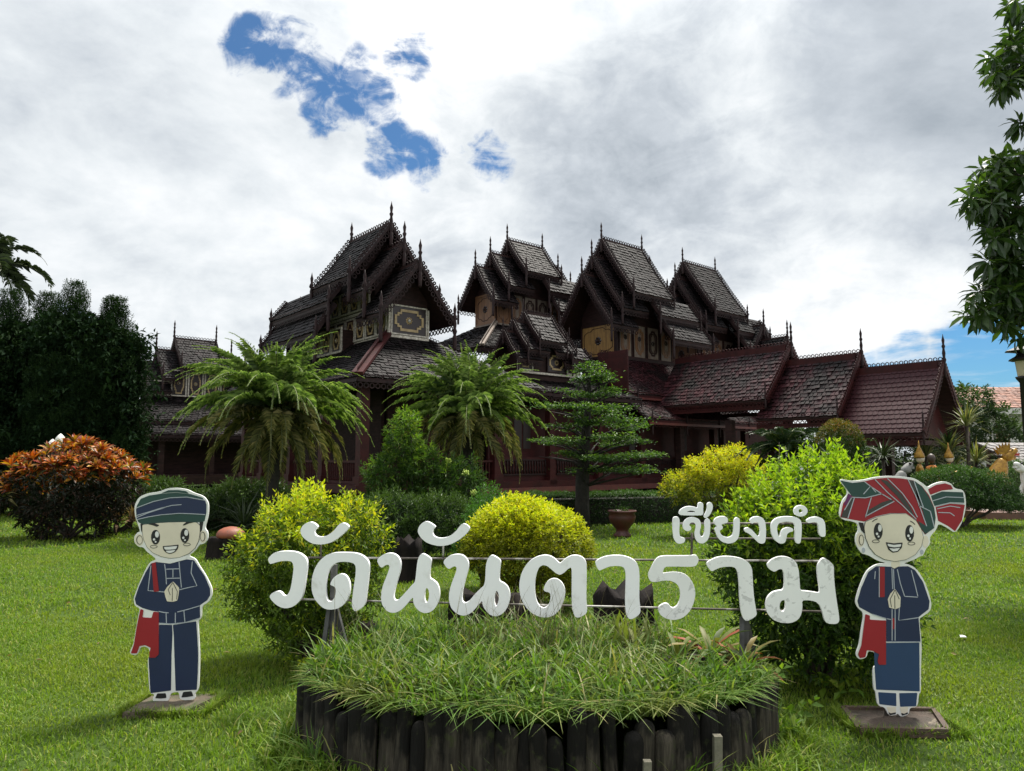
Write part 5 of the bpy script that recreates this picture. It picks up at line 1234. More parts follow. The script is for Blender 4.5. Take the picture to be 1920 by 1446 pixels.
# ------------------------------------------------------------------ the letter sign
B = Board(tuple(gat(500, 4.80))[:2], tuple(gat(1580, 4.36))[:2])
sign = bpy.data.objects.new('letter_sign', None); COL.objects.link(sign); sign.matrix_world = B.mat
tag(sign, 'white Thai letter sign on thin metal rails standing in the raised bed', 'sign')
lm = mat('white_letter_paint', (.92, .92, .93), (.88, .885, .90), .45, 5, stain=(.70, .69, .66), stain_scale=4.5, stain_lo=.55, stain_hi=.75)
lms = mat('peeling_letter_paint', (.86, .86, .85), (.80, .80, .79), .5, 5, stain=(.60, .60, .59), stain_scale=16, stain_lo=.56, stain_hi=.62, stretch=(1, .7, 1))
R3, R4, R5 = (400, 920, 4.519), (700, 920, 4.571), (1080, 860, 3.4286)
LET = [
 (R3, [[(478,572),(520,528),(570,512),(640,508),(700,512),(755,530),(795,565),(808,600),(805,650),(795,730),(785,800),(772,870),(755,915),(720,955),(680,980),(635,992),(590,985),(545,960),(510,925),(492,895),(500,875),(530,855),(565,845),(590,858),(605,880),(620,888),(640,880),(655,860),(668,830),(680,770),(690,700),(695,650),(690,615),(675,595),(640,590),(590,592),(550,602),(520,612),(497,618),(485,600)]], 0),
 (R3, [[(752,345),(755,320),(775,290),(810,268),(840,262),(870,275),(897,298),(893,312),(870,330),(865,350),(875,372),(900,388),(935,390),(975,380),(1015,355),(1045,325),(1068,295),(1085,278),(1110,270),(1140,280),(1160,300),(1150,325),(1120,355),(1080,390),(1030,425),(980,445),(930,453),(875,450),(830,435),(790,408),(762,378)]], 0),
 (R3, [[(1215,1018),(1195,1000),(1185,960),(1190,900),(1200,820),(1215,730),(1220,660),(1215,628),(1195,608),(1160,600),(1110,597),(1065,602),(1025,622),(995,660),(975,710),(965,770),(962,830),(965,890),(978,928),(1000,938),(1020,930),(1040,900),(1052,860),(1050,825),(1035,805),(1005,795),(1005,780),(1025,740),(1060,710),(1095,700),(1125,708),(1150,735),(1165,775),(1168,830),(1160,880),(1140,930),(1105,970),(1060,995),(1005,1003),(955,995),(910,960),(870,910),(848,850),(845,790),(852,720),(875,650),(915,590),(960,550),(1010,528),(1060,520),(1150,520),(1220,525),(1275,545),(1315,580),(1332,620),(1328,690),(1318,780),(1308,860),(1300,930),(1292,965),(1260,995)]], 0),
 (R4, [[(40,595),(65,565),(105,540),(150,530),(190,538),(220,560),(240,595),(245,640),(235,700),(215,760),(195,830),(183,890),(185,920),(200,938),(225,930),(260,895),(300,850),(335,810),(365,780),(372,740),(378,680),(385,620),(395,570),(425,532),(460,548),(505,580),(500,620),(492,680),(490,745),(520,760),(555,790),(573,840),(575,900),(560,960),(530,1010),(490,1038),(445,1045),(400,1025),(365,985),(350,945),(352,905),(325,930),(290,975),(250,1015),(205,1038),(160,1040),(120,1020),(90,980),(77,930),(80,870),(95,800),(120,740),(140,690),(150,650),(145,632),(125,630),(100,642),(85,657),(65,645)],
       [(465,825),(480,840),(488,870),(485,915),(472,950),(460,958),(448,935),(445,895),(450,850)]], 0),
 (R4, [[(390,355),(392,325),(410,290),(445,265),(470,262),(500,275),(542,305),(530,318),(515,335),(513,360),(525,385),(555,402),(600,405),(645,395),(690,370),(725,335),(750,298),(775,280),(800,285),(832,312),(825,340),(790,380),(745,415),(695,445),(640,465),(580,472),(520,462),(460,440),(415,400)]], 0),
 (R4, [[(606,610),(625,580),(665,552),(715,540),(765,545),(800,570),(822,610),(822,660),(805,720),(785,790),(770,860),(765,915),(772,950),(795,960),(830,940),(870,890),(915,845),(955,810),(965,760),(968,700),(970,640),(985,580),(1018,545),(1060,565),(1098,595),(1092,640),(1085,700),(1083,770),(1120,785),(1155,815),(1172,860),(1175,915),(1160,980),(1130,1030),(1090,1062),(1045,1072),(1000,1055),(965,1015),(943,975),(940,935),(915,960),(880,1005),(840,1045),(795,1065),(745,1060),(700,1030),(670,990),(655,930),(658,870),(675,800),(700,735),(720,680),(720,650),(705,642),(680,652),(660,668),(635,655)],
       [(1060,848),(1075,865),(1083,900),(1078,945),(1065,978),(1053,988),(1043,960),(1040,915),(1047,875)]], 0),
 (R4, [[(1255,830),(1258,770),(1275,700),(1310,635),(1355,590),(1410,560),(1470,547),(1520,555),(1560,580),(1590,612),(1605,618),(1625,600),(1660,570),(1705,550),(1755,550),(1800,570),(1825,610),(1828,670),(1828,760),(1825,860),(1825,950),(1835,1030),(1810,1060),(1750,1085),(1725,1065),(1708,1010),(1702,940),(1702,850),(1703,740),(1702,670),(1695,652),(1670,665),(1640,695),(1605,718),(1570,705),(1530,670),(1490,638),(1455,632),(1425,650),(1405,690),(1390,750),(1385,820),(1388,880),(1400,940),(1425,985),(1455,1002),(1485,995),(1510,965),(1522,920),(1522,885),(1510,865),(1475,858),(1460,845),(1475,800),(1505,762),(1545,747),(1585,755),(1620,785),(1642,830),(1645,890),(1630,950),(1600,1010),(1560,1055),(1510,1078),(1450,1080),(1390,1060),(1335,1020),(1290,960),(1265,900)]], 0),
 (R5, [[(122,662),(150,640),(190,625),(240,618),(300,620),(350,635),(385,660),(403,700),(407,760),(405,830),(405,900),(415,985),(390,1010),(350,1030),(330,1015),(318,970),(315,900),(318,820),(320,750),(315,710),(300,690),(260,685),(210,690),(170,708),(150,717),(135,695)]], 0),
 (R5, [[(480,700),(500,660),(525,630),(560,622),(640,622),(720,622),(770,615),(788,645),(770,685),(740,692),(660,690),(590,690),(570,692),(558,710),(555,735),(575,732),(630,725),(690,735),(730,765),(755,810),(765,860),(755,920),(730,975),(690,1015),(640,1032),(590,1028),(545,1005),(525,970),(530,945),(565,925),(590,928),(605,950),(625,958),(650,940),(668,900),(670,860),(660,820),(640,795),(605,780),(560,778),(510,790),(475,785),(460,745)]], 1),
 (R5, [[(833,670),(860,650),(900,632),(950,624),(1010,628),(1065,640),(1105,665),(1125,700),(1130,760),(1133,830),(1140,900),(1150,960),(1158,1000),(1125,1025),(1090,1040),(1068,1020),(1055,970),(1048,900),(1045,820),(1040,750),(1030,710),(1010,692),(970,690),(925,695),(890,710),(868,722),(848,700)]], 1),
 (R5, [[(1220,680),(1245,650),(1290,628),(1335,625),(1385,640),(1412,670),(1425,720),(1430,790),(1433,845),(1480,848),(1530,855),(1562,862),(1555,800),(1545,730),(1545,680),(1580,630),(1620,655),(1650,685),(1648,740),(1655,820),(1665,900),(1678,980),(1685,1040),(1665,1058),(1610,1055),(1590,1035),(1578,980),(1560,935),(1530,912),(1490,905),(1445,905),(1448,950),(1440,1000),(1415,1035),(1370,1052),(1310,1050),(1260,1030),(1225,990),(1212,940),(1222,890),(1255,855),(1290,845),(1330,840),(1335,790),(1332,735),(1322,708),(1300,705),(1270,725),(1240,710)],
       [(1335,900),(1342,930),(1340,965),(1325,982),(1305,970),(1300,940),(1310,910)]], 1),
 # the small word above
 (R5, [[(620,385),(628,374),(648,372),(662,382),(663,420),(660,470),(665,500),(682,506),(700,512),(694,536),(668,545),(645,540),(628,518),(620,470),(618,420)]], 0),
 (R5, [[(683,435),(692,400),(720,378),(755,375),(788,388),(800,412),(798,442),(790,472),(797,497),(812,502),(822,480),(826,440),(822,408),(832,388),(845,382),(858,395),(859,440),(855,490),(840,525),(815,543),(785,540),(765,515),(760,480),(768,445),(768,420),(755,408),(735,408),(722,425),(738,440),(735,458),(712,465),(692,455)]], 0),
 (R5, [[(657,350),(665,330),(690,312),(725,304),(760,310),(779,318),(781,285),(800,279),(815,288),(813,325),(815,362),(770,363),(700,363),(668,361)], [(702,345),(725,332),(752,333),(772,345)]], 0),
 (R5, [[(838,290),(855,278),(872,288),(876,315),(865,345),(848,370),(828,382),(817,372),(834,340),(842,315)]], 0),
 (R5, [[(880,400),(895,380),(925,370),(955,370),(972,385),(970,410),(945,415),(928,422),(940,438),(935,452),(918,458),(925,482),(945,500),(975,506),(1000,495),(1010,470),(1010,430),(1012,388),(1030,375),(1048,388),(1047,430),(1045,480),(1035,515),(1010,538),(970,544),(930,530),(905,500),(893,465),(886,450),(905,434),(890,420)]], 0),
 (R5, [[(1110,395),(1130,375),(1165,370),(1195,380),(1210,405),(1215,450),(1215,500),(1208,542),(1175,544),(1150,520),(1110,480),(1080,467),(1077,448),(1100,440),(1125,455),(1155,490),(1172,500),(1180,470),(1176,430),(1165,408),(1145,405),(1125,418)]], 0),
 (R5, [[(1248,440),(1252,410),(1275,385),(1310,373),(1360,370),(1410,375),(1440,395),(1444,440),(1441,500),(1435,542),(1413,544),(1401,520),(1402,460),(1402,422),(1385,405),(1345,402),(1305,408),(1288,425),(1285,460),(1295,496),(1310,500),(1311,470),(1325,450),(1355,440),(1385,445),(1390,465),(1365,470),(1348,485),(1345,515),(1335,540),(1305,545),(1270,520),(1252,480)]], 0),
 (R5, [ell(1438, 335, 43, 36), ell(1438, 335, 15, 14, 12)], 0),
 (R5, [[(1474,395),(1498,378),(1540,372),(1577,384),(1592,410),(1595,450),(1597,497),(1572,502),(1555,482),(1553,440),(1547,412),(1525,404),(1497,412),(1482,410)]], 0),
]
for (ox, oy, k), polys, pe in LET:
    shape('letter', [B.conv(p, ox, oy, k) for p in polys], .026, (lm, lms)[pe], sign, 0, .0008)
metal = mat('rusty_metal', (.10, .085, .07), (.045, .035, .03), .55, 14, stain=(.30, .29, .27), stain_scale=5, stain_lo=.5, stain_hi=.6, metal=.2)
def rail(p, q, r=.0065, nm='rail', z=-.014, m=None):
    a, b = B.pt(*p), B.pt(*q); mb = MB(); mb.tube([(a[0], a[1], z), (b[0], b[1], z)], r, 6); mb.build(nm, m or metal, sign)
rail((545, 1046), (1550, 1053)); rail((560, 1125), (1555, 1148)); rail((1270, 982), (1535, 982), .006); rail((1285, 1010), (1540, 1011), .006)
rail((1298, 1000), (1297, 1045), .008, 'strut'); rail((600, 1010), (600, 1050), .006, 'strut'); rail((830, 1015), (830, 1050), .006, 'strut')
pmat = mat('grey_post_paint', (.09, .09, .09), (.045, .045, .045), .6, 10)
for px, top, dx in ((622, 1060, 0), (1396, 1060, 0)):
    a = B.pt(px, top); g = B.pt(px, 1160); mb = MB(); mb.beam((a[0], a[1], -.045), (a[0], .2, -.045), .035, .035, up=(0, 0, 1)); mb.build('post', pmat, sign)
    mb = MB(); mb.beam((a[0] + .0, .62, -.06), (a[0] + .10, .2, -.12), .03, .03, up=(0, 0, 1)); mb.beam((a[0] - .02, .60, -.03), (a[0] - .045, .2, .04), .025, .025, up=(0, 0, 1)); mb.build('brace', pmat, sign)

# ------------------------------------------------------------------ cutout figures
def paint(nm, c, rough=.45): return mat(nm, c, tuple(x * .86 for x in c), rough, 3, bump=.04, stain=tuple(x * .72 + .012 for x in c), stain_scale=7, stain_lo=.58, stain_hi=.74)
C_white, C_skin, C_navy, C_green, C_red, C_black, C_grey = paint('board_white', (.80, .80, .77)), paint('skin_paint', (.76, .69, .55)), paint('navy_paint', (.012, .022, .070)), paint('green_paint', (.018, .060, .052)), paint('red_paint', (.30, .010, .020)), paint('black_paint', (.012, .012, .014)), paint('dark_grey_paint', (.045, .045, .042))
C_blue = paint('blue_skirt_paint', (.020, .050, .125)); C_line = paint('line_paint', (.42, .45, .50)); C_purple = paint('plum_paint', (.12, .015, .10))


def figure(name, label, px, Y, view):
    c = gat(px, Y); bd = Board((c.x - .5, c.y), (c.x + .5, c.y)); o = bpy.data.objects.new(name, None); COL.objects.link(o); o.matrix_world = bd.mat
    tag(o, label, 'cutout', 'painted cutout figures')
    def add(nm, polys, m, lev, it=2, th=.0014):
        if not isinstance(polys[0][0], (tuple, list)): polys = [polys]
        return shape(nm, [bd.conv(p, *view) for p in polys], th, m, o, .012 + lev * .0014, 0, it, .012)
    return o, bd, add


v = (200, 880, 2.892)
boy, bd, A = figure('cutout_figure', 'flat painted cutout of a boy in navy suit and green turban', 322, 4.70, v)
def backing(pts, o, bd, v): shape('backing_board', [bd.conv(pts, *v)], .012, C_white, o, 0, .001)
backing([(158,250),(156,195),(180,150),(230,130),(290,122),(340,103),(390,101),(445,110),(472,126),(530,145),(556,180),(556,235),(548,275),(535,318),(553,340),(552,380),(530,404),(508,404),(482,442),(445,468),(485,483),(505,520),(540,572),(574,640),(576,680),(558,718),(518,740),(518,806),(498,818),(503,900),(508,1000),(506,1100),(502,1196),(482,1208),(485,1247),(402,1250),(398,1206),(372,1204),(350,1214),(340,1258),(259,1262),(255,1240),(265,1216),(238,1212),(231,1100),(228,1024),(240,1010),(236,970),(215,958),(186,962),(173,1003),(138,1003),(131,985),(152,945),(166,850),(182,770),(186,752),(157,738),(151,700),(172,640),(207,560),(238,503),(268,493),(270,480),(228,450),(203,420),(178,420),(155,396),(155,364),(172,342),(188,338),(176,300)], boy, bd, v)
A('turban', [(168,200),(190,160),(235,142),(300,132),(380,126),(460,134),(525,154),(546,190),(545,235),(535,282),(495,287),(420,285),(340,287),(260,292),(200,298),(176,285),(166,250)], C_green, 0)
A('turban_crown', [(300,130),(340,113),(390,112),(435,118),(452,132),(380,124)], C_green, 0)
A('turban_band', [(165,215),(260,178),(350,158),(440,154),(541,172),(545,200),(543,243),(480,243),(400,240),(300,248),(220,260),(170,272)], C_navy, 1)
for l in ([(164,210),(260,174),(350,154),(440,150),(541,168)], [(168,250),(230,232),(300,210),(360,195),(412,191)], [(170,272),(230,258),(300,246),(400,238),(480,241),(541,245)], [(166,262),(230,236),(330,204)]): A('turban_seam', line(l, 4), C_line, 2, 1)
A('hair', [(188,293),(206,296),(202,350),(192,332)], C_black, 0, 1); A('hair', [(508,285),(530,283),(521,332),(512,344)], C_black, 0, 1)
A('ear', ell(182, 382, 24, 33), C_skin, 0); A('ear', ell(527, 364, 20, 34), C_skin, 0); A('ear_line', [ell(184, 382, 17, 25), ell(185, 382, 14, 22)], C_grey, 1, 0); A('ear_line', [ell(526, 364, 14, 26), ell(525, 364, 11, 23)], C_grey, 1, 0)
FC = [(198,300),(260,291),(340,286),(420,284),(495,286),(513,302),(513,342),(506,387),(486,427),(452,457),(402,477),(350,482),(300,472),(255,452),(224,422),(206,382),(198,342)]
A('face_outline', FC, C_grey, 1)
A('face', [((x - 355) * .982 + 355, (y - 380) * .982 + 380) for x, y in FC], C_skin, 2)
def eyes(A, L, Rr, rx, ry, lev):
    for cx, cy in (L, Rr):
        A('eye', ell(cx, cy, rx, ry), C_black, lev, 0); A('eye_glint', ell(cx + rx * .35, cy - ry * .38, rx * .42, ry * .42), C_white, lev + 1, 0); A('eye_glint', ell(cx - rx * .3, cy + ry * .3, rx * .26, ry * .16, 10), C_white, lev + 1, 0); A('eye_glint', ell(cx + rx * .05, cy + ry * .62, rx * .2, ry * .12, 10), C_white, lev + 1, 0)
eyes(A, (272, 367), (430, 358), 24, 40, 3)
A('eyebrow', [(228,296),(262,289),(293,302),(281,311),(255,302)], C_black, 3, 1); A('eyebrow', [(417,302),(440,284),(478,287),(450,293),(426,304)], C_black, 3, 1)
A('cheek', [ell(262, 418, 20, 9), ell(262, 418, 17, 6)], C_grey, 3, 0); A('cheek', [ell(441, 406, 20, 9), ell(441, 406, 17, 6)], C_grey, 3, 0)
A('mouth', [(310,415),(350,412),(397,407),(393,430),(376,449),(350,458),(330,451),(315,436)], C_black, 3, 1); A('teeth', [(317,420),(350,418),(390,414),(384,430),(350,434),(324,434)], C_white, 4, 1); A('tongue', [(327,440),(352,439),(381,435),(370,447),(350,453),(334,448)], C_white, 4, 1)
A('collar', [(272,478),(350,490),(436,468),(437,486),(350,510),(275,501)], C_white, 1, 1)
A('jacket', [(245,510),(275,501),(350,510),(440,487),(478,492),(500,525),(535,575),(565,645),(566,680),(550,708),(510,735),(511,802),(430,827),(350,834),(288,830),(288,770),(250,765),(200,750),(165,730),(158,700),(180,635),(215,560)], C_navy, 0, 1)
for l in ([(320,512),(326,560),(330,622)], [(398,500),(404,570),(411,640)], [(328,540),(400,538)], [(330,590),(405,588)], [(365,540),(365,585)], [(246,520),(238,590),(230,656),(280,660),(322,664)], [(470,498),(463,560),(495,630),(445,640),(398,652)], [(288,768),(315,774),(342,776)], [(388,772),(450,756),(510,738)], [(328,778),(330,832)], [(378,775),(378,830)], [(424,764),(430,826)], [(290,832),(350,836),(430,829),(508,806)]): A('jacket_seam', line(l, 4.5), C_line, 1, 1)
A('hands', [(319,660),(335,635),(366,606),(399,640),(396,680),(389,710),(365,716),(334,714),(325,690)], C_skin, 2, 1); A('finger_line', line([(366,610),(340,650),(352,680)], 3), C_grey, 3, 1); A('finger_line', line([(366,612),(390,660),(386,704)], 3), C_grey, 3, 1); A('finger_line', line([(363,640),(362,712)], 3), C_grey, 3, 1)
A('bag_strap', [(250,508),(272,502),(290,660),(262,662)], C_red, 2, 1)
A('trousers', [(290,840),(360,842),(362,890),(357,1000),(354,1196),(243,1211),(236,1080),(233,1015),(286,1005)], C_navy, 0, 1); A('trousers', [(364,842),(490,822),(496,900),(501,1000),(499,1100),(493,1192),(379,1198),(374,1050),(369,900)], C_navy, 0, 1)
A('shoulder_bag', [(190,755),(206,760),(201,800),(250,803),(260,770),(289,772),(289,1000),(270,1018),(238,1018),(238,990),(246,965),(215,950),(185,955),(170,995),(138,995),(155,945),(170,850)], C_red, 2, 1)
for q in ([(268,1238),(280,1212),(325,1211),(330,1236),(300,1240)], [(410,1234),(420,1204),(465,1200),(475,1226),(440,1232)]): A('shoe', q, C_black, 0, 1)

v2 = (1540, 880, 2.678)
girl, bd2, A = figure('cutout_figure', 'flat painted cutout of a girl in blue skirt and red striped turban', 1675, 4.42, v2)
backing([(80,46),(150,60),(215,52),(260,40),(330,33),(400,37),(460,45),(503,70),(528,93),(560,72),(610,59),(647,72),(663,98),(712,105),(722,180),(704,262),(666,322),(628,293),(582,270),(572,302),(538,338),(540,375),(518,400),(505,432),(495,432),(462,452),(402,473),(432,476),(472,498),(513,560),(547,660),(544,708),(502,738),(484,748),(499,868),(494,1000),(494,1118),(484,1122),(478,1190),(438,1193),(433,1228),(395,1241),(378,1222),(372,1228),(335,1236),(315,1192),(277,1183),(269,1112),(258,1102),(254,990),(278,983),(268,918),(228,908),(222,944),(184,953),(168,927),(187,880),(197,800),(212,722),(177,692),(166,660),(187,590),(222,508),(268,476),(328,470),(278,458),(238,433),(212,424),(205,424),(192,414),(167,370),(169,330),(182,308),(178,265),(82,249),(97,160),(137,117)], girl, bd2, v2)
A('turban', [(90,240),(105,170),(145,125),(150,70),(215,60),(262,48),(330,42),(400,46),(458,56),(500,85),(535,130),(560,190),(568,240),(562,290),(515,328),(490,290),(470,255),(420,220),(340,220),(270,235),(210,262),(150,252)], C_red, 0, 1)
for nm, m, q in (('turban_fold', C_green, [(90,56),(150,68),(212,62),(248,90),(296,122),(215,142),(150,136)]), ('turban_fold', C_green, [(462,58),(500,88),(535,140),(560,195),(567,245),(559,295),(515,325),(492,290),(478,258),(522,285),(503,210),(472,135)]), ('turban_fold', C_grey, [(290,50),(325,58),(400,130),(440,190),(466,245),(430,205),(370,130)]), ('turban_fold', C_grey, [(428,52),(455,56),(490,150),(505,190),(470,135)]), ('turban_fold', C_grey, [(215,235),(230,205),(300,165),(350,150),(355,162),(300,190)]), ('turban_fold', C_grey, [(105,205),(152,140),(160,148),(127,243),(94,240)]), ('turban_fold', C_purple, [(108,178),(130,120),(148,134),(118,180)])): A(nm, q, m, 1, 1)
for l in ([(145,140),(215,143),(300,122)], [(160,142),(127,246)], [(215,240),(245,140)], [(215,236),(300,190),(360,160)], [(262,50),(330,120),(400,180),(470,250)], [(325,45),(400,120),(450,190),(475,240)], [(428,50),(470,140),(522,285)], [(458,58),(490,150),(505,190)], [(210,62),(250,92),(296,122),(345,152)], [(205,125),(240,85),(268,115)], [(480,180),(540,210),(560,290)], [(110,205),(148,138)]): A('turban_seam', line(l, 4.5), C_line, 2, 1)
A('turban_tail', [(530,100),(570,78),(615,70),(645,80),(655,100),(600,106),(541,128)], C_red, 0, 1); A('turban_tail', [(544,133),(600,111),(705,115),(712,168),(640,165),(562,184)], C_green, 0, 1); A('turban_tail', [(568,190),(640,172),(714,178),(700,255),(665,310),(630,284),(580,258)], C_red, 0, 1)
for l in ([(552,158),(620,138),(712,142)], [(566,187),(640,168),(712,173)], [(575,198),(640,184),(690,192)], [(580,216),(640,218),(662,234)]): A('turban_seam', line(l, 4), C_line, 1, 1)
A('ear', ell(191, 352, 20, 37), C_skin, 0); A('ear', ell(517, 362, 16, 31), C_skin, 0); A('earring', ell(206, 405, 8, 13), C_line, 1, 0); A('earring', ell(498, 414, 8, 12), C_line, 1, 0); A('hair', [(181,265),(206,268),(210,322),(194,305)], C_black, 1, 1)
A('ear_line', [ell(195, 354, 13, 27), ell(196, 354, 10, 24)], C_grey, 1, 0)
FC = [(213,262),(270,238),(340,222),(420,222),(470,258),(496,300),(506,340),(496,386),(466,427),(420,452),(365,462),(310,452),(264,427),(234,391),(214,342),(207,292)]
A('face_outline', FC, C_grey, 2); A('face', [((x - 358) * .982 + 358, (y - 345) * .985 + 345) for x, y in FC], C_skin, 3)
eyes(A, (278, 310), (435, 320), 22, 42, 4)
A('eyebrow', line([(248,262),(262,252),(275,247)], 4), C_black, 4, 1); A('eyebrow', line([(437,258),(452,266),(462,277)], 4), C_black, 4, 1)
A('cheek', [ell(266, 360, 19, 9), ell(266, 360, 16, 6)], C_grey, 4, 0); A('cheek', [ell(444, 371, 19, 9), ell(444, 371, 16, 6)], C_grey, 4, 0)
A('mouth', [(315,364),(355,370),(400,366),(396,392),(376,413),(350,417),(328,402)], C_black, 4, 1); A('teeth', [(323,372),(355,378),(393,374),(389,387),(355,390),(328,385)], C_white, 5, 1); A('tongue', [(332,394),(357,397),(386,392),(374,408),(350,411)], C_white, 5, 1)
A('neck', [(345,462),(390,462),(388,486),(360,500),(345,488)], C_skin, 0, 1)
A('jacket', [(230,515),(270,485),(345,488),(360,498),(380,487),(430,485),(465,505),(505,565),(537,660),(533,700),(482,740),(492,862),(320,862),(320,745),(250,725),(185,690),(176,660),(195,595)], C_navy, 0, 1)
for l in ([(348,495),(350,560),(352,600)], [(356,500),(360,600)], [(375,500),(390,570),(412,636)], [(412,636),(478,640)], [(445,505),(462,570),(478,636)], [(265,510),(262,550)], [(388,640),(382,756),(430,750),(484,742)], [(322,748),(345,752)], [(349,700),(349,858)], [(364,700),(364,858)], [(250,725),(320,748)], [(320,864),(492,864)]): A('jacket_seam', line(l, 4), C_line, 1, 1)
A('sash', line([(356,745),(356,800)], 10), C_red, 1, 1)
A('bag_strap', [(285,488),(312,488),(312,640),(285,640)], C_red, 1, 1); A('bag_seam', line([(284,490),(284,640)], 4), C_line, 2, 1)
A('hands', [(327,650),(340,622),(363,598),(391,640),(389,690),(366,700),(334,692)], C_skin, 2, 1); A('finger_line', line([(363,602),(338,650),(345,690)], 3), C_grey, 3, 1); A('finger_line', line([(361,630),(362,697)], 3), C_grey, 3, 1); A('finger_line', line([(364,604),(384,650)], 3), C_grey, 3, 1)
A('skirt', [(258,870),(486,868),(488,1112),(270,1103),(262,990)], C_blue, 0, 1); A('hem', [(280,1116),(370,1121),(371,1186),(286,1176)], C_blue, 0, 1); A('hem', [(385,1121),(476,1119),(470,1186),(390,1189)], C_blue, 0, 1)
A('shoulder_bag', [(215,725),(238,732),(236,752),(295,756),(318,756),(318,978),(283,978),(275,960),(284,925),(250,908),(222,905),(215,940),(187,945),(178,925),(195,880),(205,800)], C_red, 2, 1)
A('foot', [(322,1190),(370,1190),(368,1222),(338,1230)], C_skin, 0, 1); A('foot', [(388,1192),(430,1190),(428,1222),(398,1232)], C_skin, 0, 1); A('shoe', [(330,1214),(342,1222),(368,1216),(368,1224),(338,1231)], C_black, 1, 1); A('shoe', [(394,1218),(408,1224),(428,1216),(428,1224),(398,1233)], C_black, 1, 1)

# slabs under the figures, with stub feet
sl = mat('mossy_concrete', (.14, .105, .075), (.075, .065, .04), .9, 9, bump=1, bscale=30, stain=(.05, .065, .02), stain_scale=6, stain_lo=.5, stain_hi=.62)
sl2 = mat('brown_wet_concrete', (.075, .05, .036), (.045, .034, .024), .8, 9, bump=1, bscale=30, stain=(.17, .14, .10), stain_scale=8, stain_lo=.6, stain_hi=.68)
for lab, (c, rx, ry), m, rz, sh in (('mossy concrete slab under the boy cutout', SLABS[0], sl, .12, -.12), ('brown framed concrete slab under the girl cutout', SLABS[1], sl2, -.05, -.10)):
    mb = MB(); k = 6; P = []
    V = [(-rx + sh * 0, -ry, .045), (rx + sh, -ry, .045), (rx, ry, .045), (-rx - sh * .5, ry, .045)]
    mb.prism([(a, b, -.02) for a, b, _ in V], (0, 0, .06)); o = mb.build('concrete_slab', m); o.location = (c.x, c.y, 0); o.rotation_euler.z = rz
    if m is sl2:
        f = MB()
        for i in range(4): f.beam((V[i][0], V[i][1], .032), (V[(i + 1) % 4][0], V[(i + 1) % 4][1], .032), .03, .05)
        f.build('rim', mat('slab_rim', (.10, .06, .042), (.06, .04, .03), .8, 8, bump=.5), o)
    tag(o, lab, 'slab', 'slabs under the cutouts')
for (fo, bdx, pxs) in ((boy, bd, (308, 352)), (girl, bd2, (1663, 1688))):
    for px in pxs:
        a = bdx.pt(px, 1318 if fo is boy else 1330); mb = MB(); mb.beam((a[0], .03, -.008), (a[0], .14, -.008), .02, .012, up=(0, 0, 1)); mb.build('foot_bracket', metal, fo)

# ------------------------------------------------------------------ pots, lamps, statues, buildings
terra = mat('terracotta', (.24, .062, .028), (.16, .045, .022), .6, 5, bump=.2, stain=(.08, .045, .03), stain_scale=6, stain_lo=.58, stain_hi=.7)
def lathe_obj(name, prof, m, loc, label, cat, seg=20, group=None):
    mb = MB(); mb.lathe(prof, seg=seg); o = mb.build(name, m); o.location = loc; return tag(o, label, cat, group)
c = gat(1167, 14.6); pot = empty('terracotta_pot', c, 0, 'brown red terracotta pot on a foot in front of the long hedge', 'pot')
mb = MB(); mb.lathe([(.17, 0), (.2, .03), (.13, .08), (.12, .14), (.17, .20), (.25, .30), (.275, .40), (.25, .47), (.285, .49), (.29, .52), (.25, .52), (.22, .46), (.05, .44)], seg=20); mb.build('bowl', mat('brown_terracotta', (.085, .020, .015), (.05, .015, .013), .5, 5, bump=.2), pot)
mb = MB(); P = np.array([(random.uniform(-.12, .12), random.uniform(-.1, .1), .46) for _ in range(14)]); sprays(mb, P, np.tile((0, 0, 1.), (14, 1)) + rng.normal(scale=.4, size=(14, 3)), 3, .12, .10, .03); mb.build('plant', L_green, pot)
c = gat(431, 11.4); lathe_obj('terracotta_dome', [(.19, 0), (.215, .04), (.21, .08), (.175, .13), (.11, .165), (.04, .18), (.01, .182)], terra, (c.x, c.y, .315), 'upturned orange terracotta bowl resting on a dark stump', 'bowl')
wl = mat('white_bud_lamp', (.75, .74, .70), (.66, .65, .60), .5, 4)
for i, (px, py, lab) in enumerate(((98, 838, 'lower white lotus bud lamp peeping over the croton'), (113, 828, 'upper white lotus bud lamp peeping over the croton'))):
    p = at(px, py, 16.4); o = empty('lotus_bud_lamp', (p.x, p.y, 0), 0, lab, 'lamp', 'lotus bud lamps'); mb = MB(); mb.lathe([(.03, p.z - .12), (.09, p.z - .07), (.115, p.z), (.09, p.z + .09), (.04, p.z + .15), (.005, p.z + .18)], seg=14); mb.build('bud', wl, o)
    mb = MB(); mb.tube([(0, 0, 0), (0, 0, p.z - .1)], .03, 7); mb.build('post', metal, o)
rock_m = mat('white_stone', (.55, .55, .54), (.40, .41, .42), .7, 4, bump=.4)
def rock(label, px, Y, s, z0=0):
    c = gat(px, Y); mb = MB(); k = 16; pr = [(.55, 0), (.95, .15), (1, .4), (.85, .7), (.55, .92), (.15, 1.0)]; V = [(r * cos(2 * pi * j / k) * s[0] * (1 + .08 * sin(3 * j)), r * sin(2 * pi * j / k) * s[1] * (1 + .07 * cos(2.3 * j)), z * s[2]) for r, z in pr for j in range(k)]
    mb.add(V, [(i * k + j, i * k + (j + 1) % k, (i + 1) * k + (j + 1) % k, (i + 1) * k + j) for i in range(5) for j in range(k)] + [tuple(range(5 * k, 6 * k))], 0, True); o = mb.build('white_stone', rock_m); o.location = (c.x, c.y, z0); tag(o, label, 'stone', 'white stones')
rock('tall white rounded stone behind the lime shrub', 1515, 16.5, (.27, .22, 1.48)); rock('lower white stone left of the tall one behind the lime shrub', 1462, 15.5, (.24, .2, 1.12))

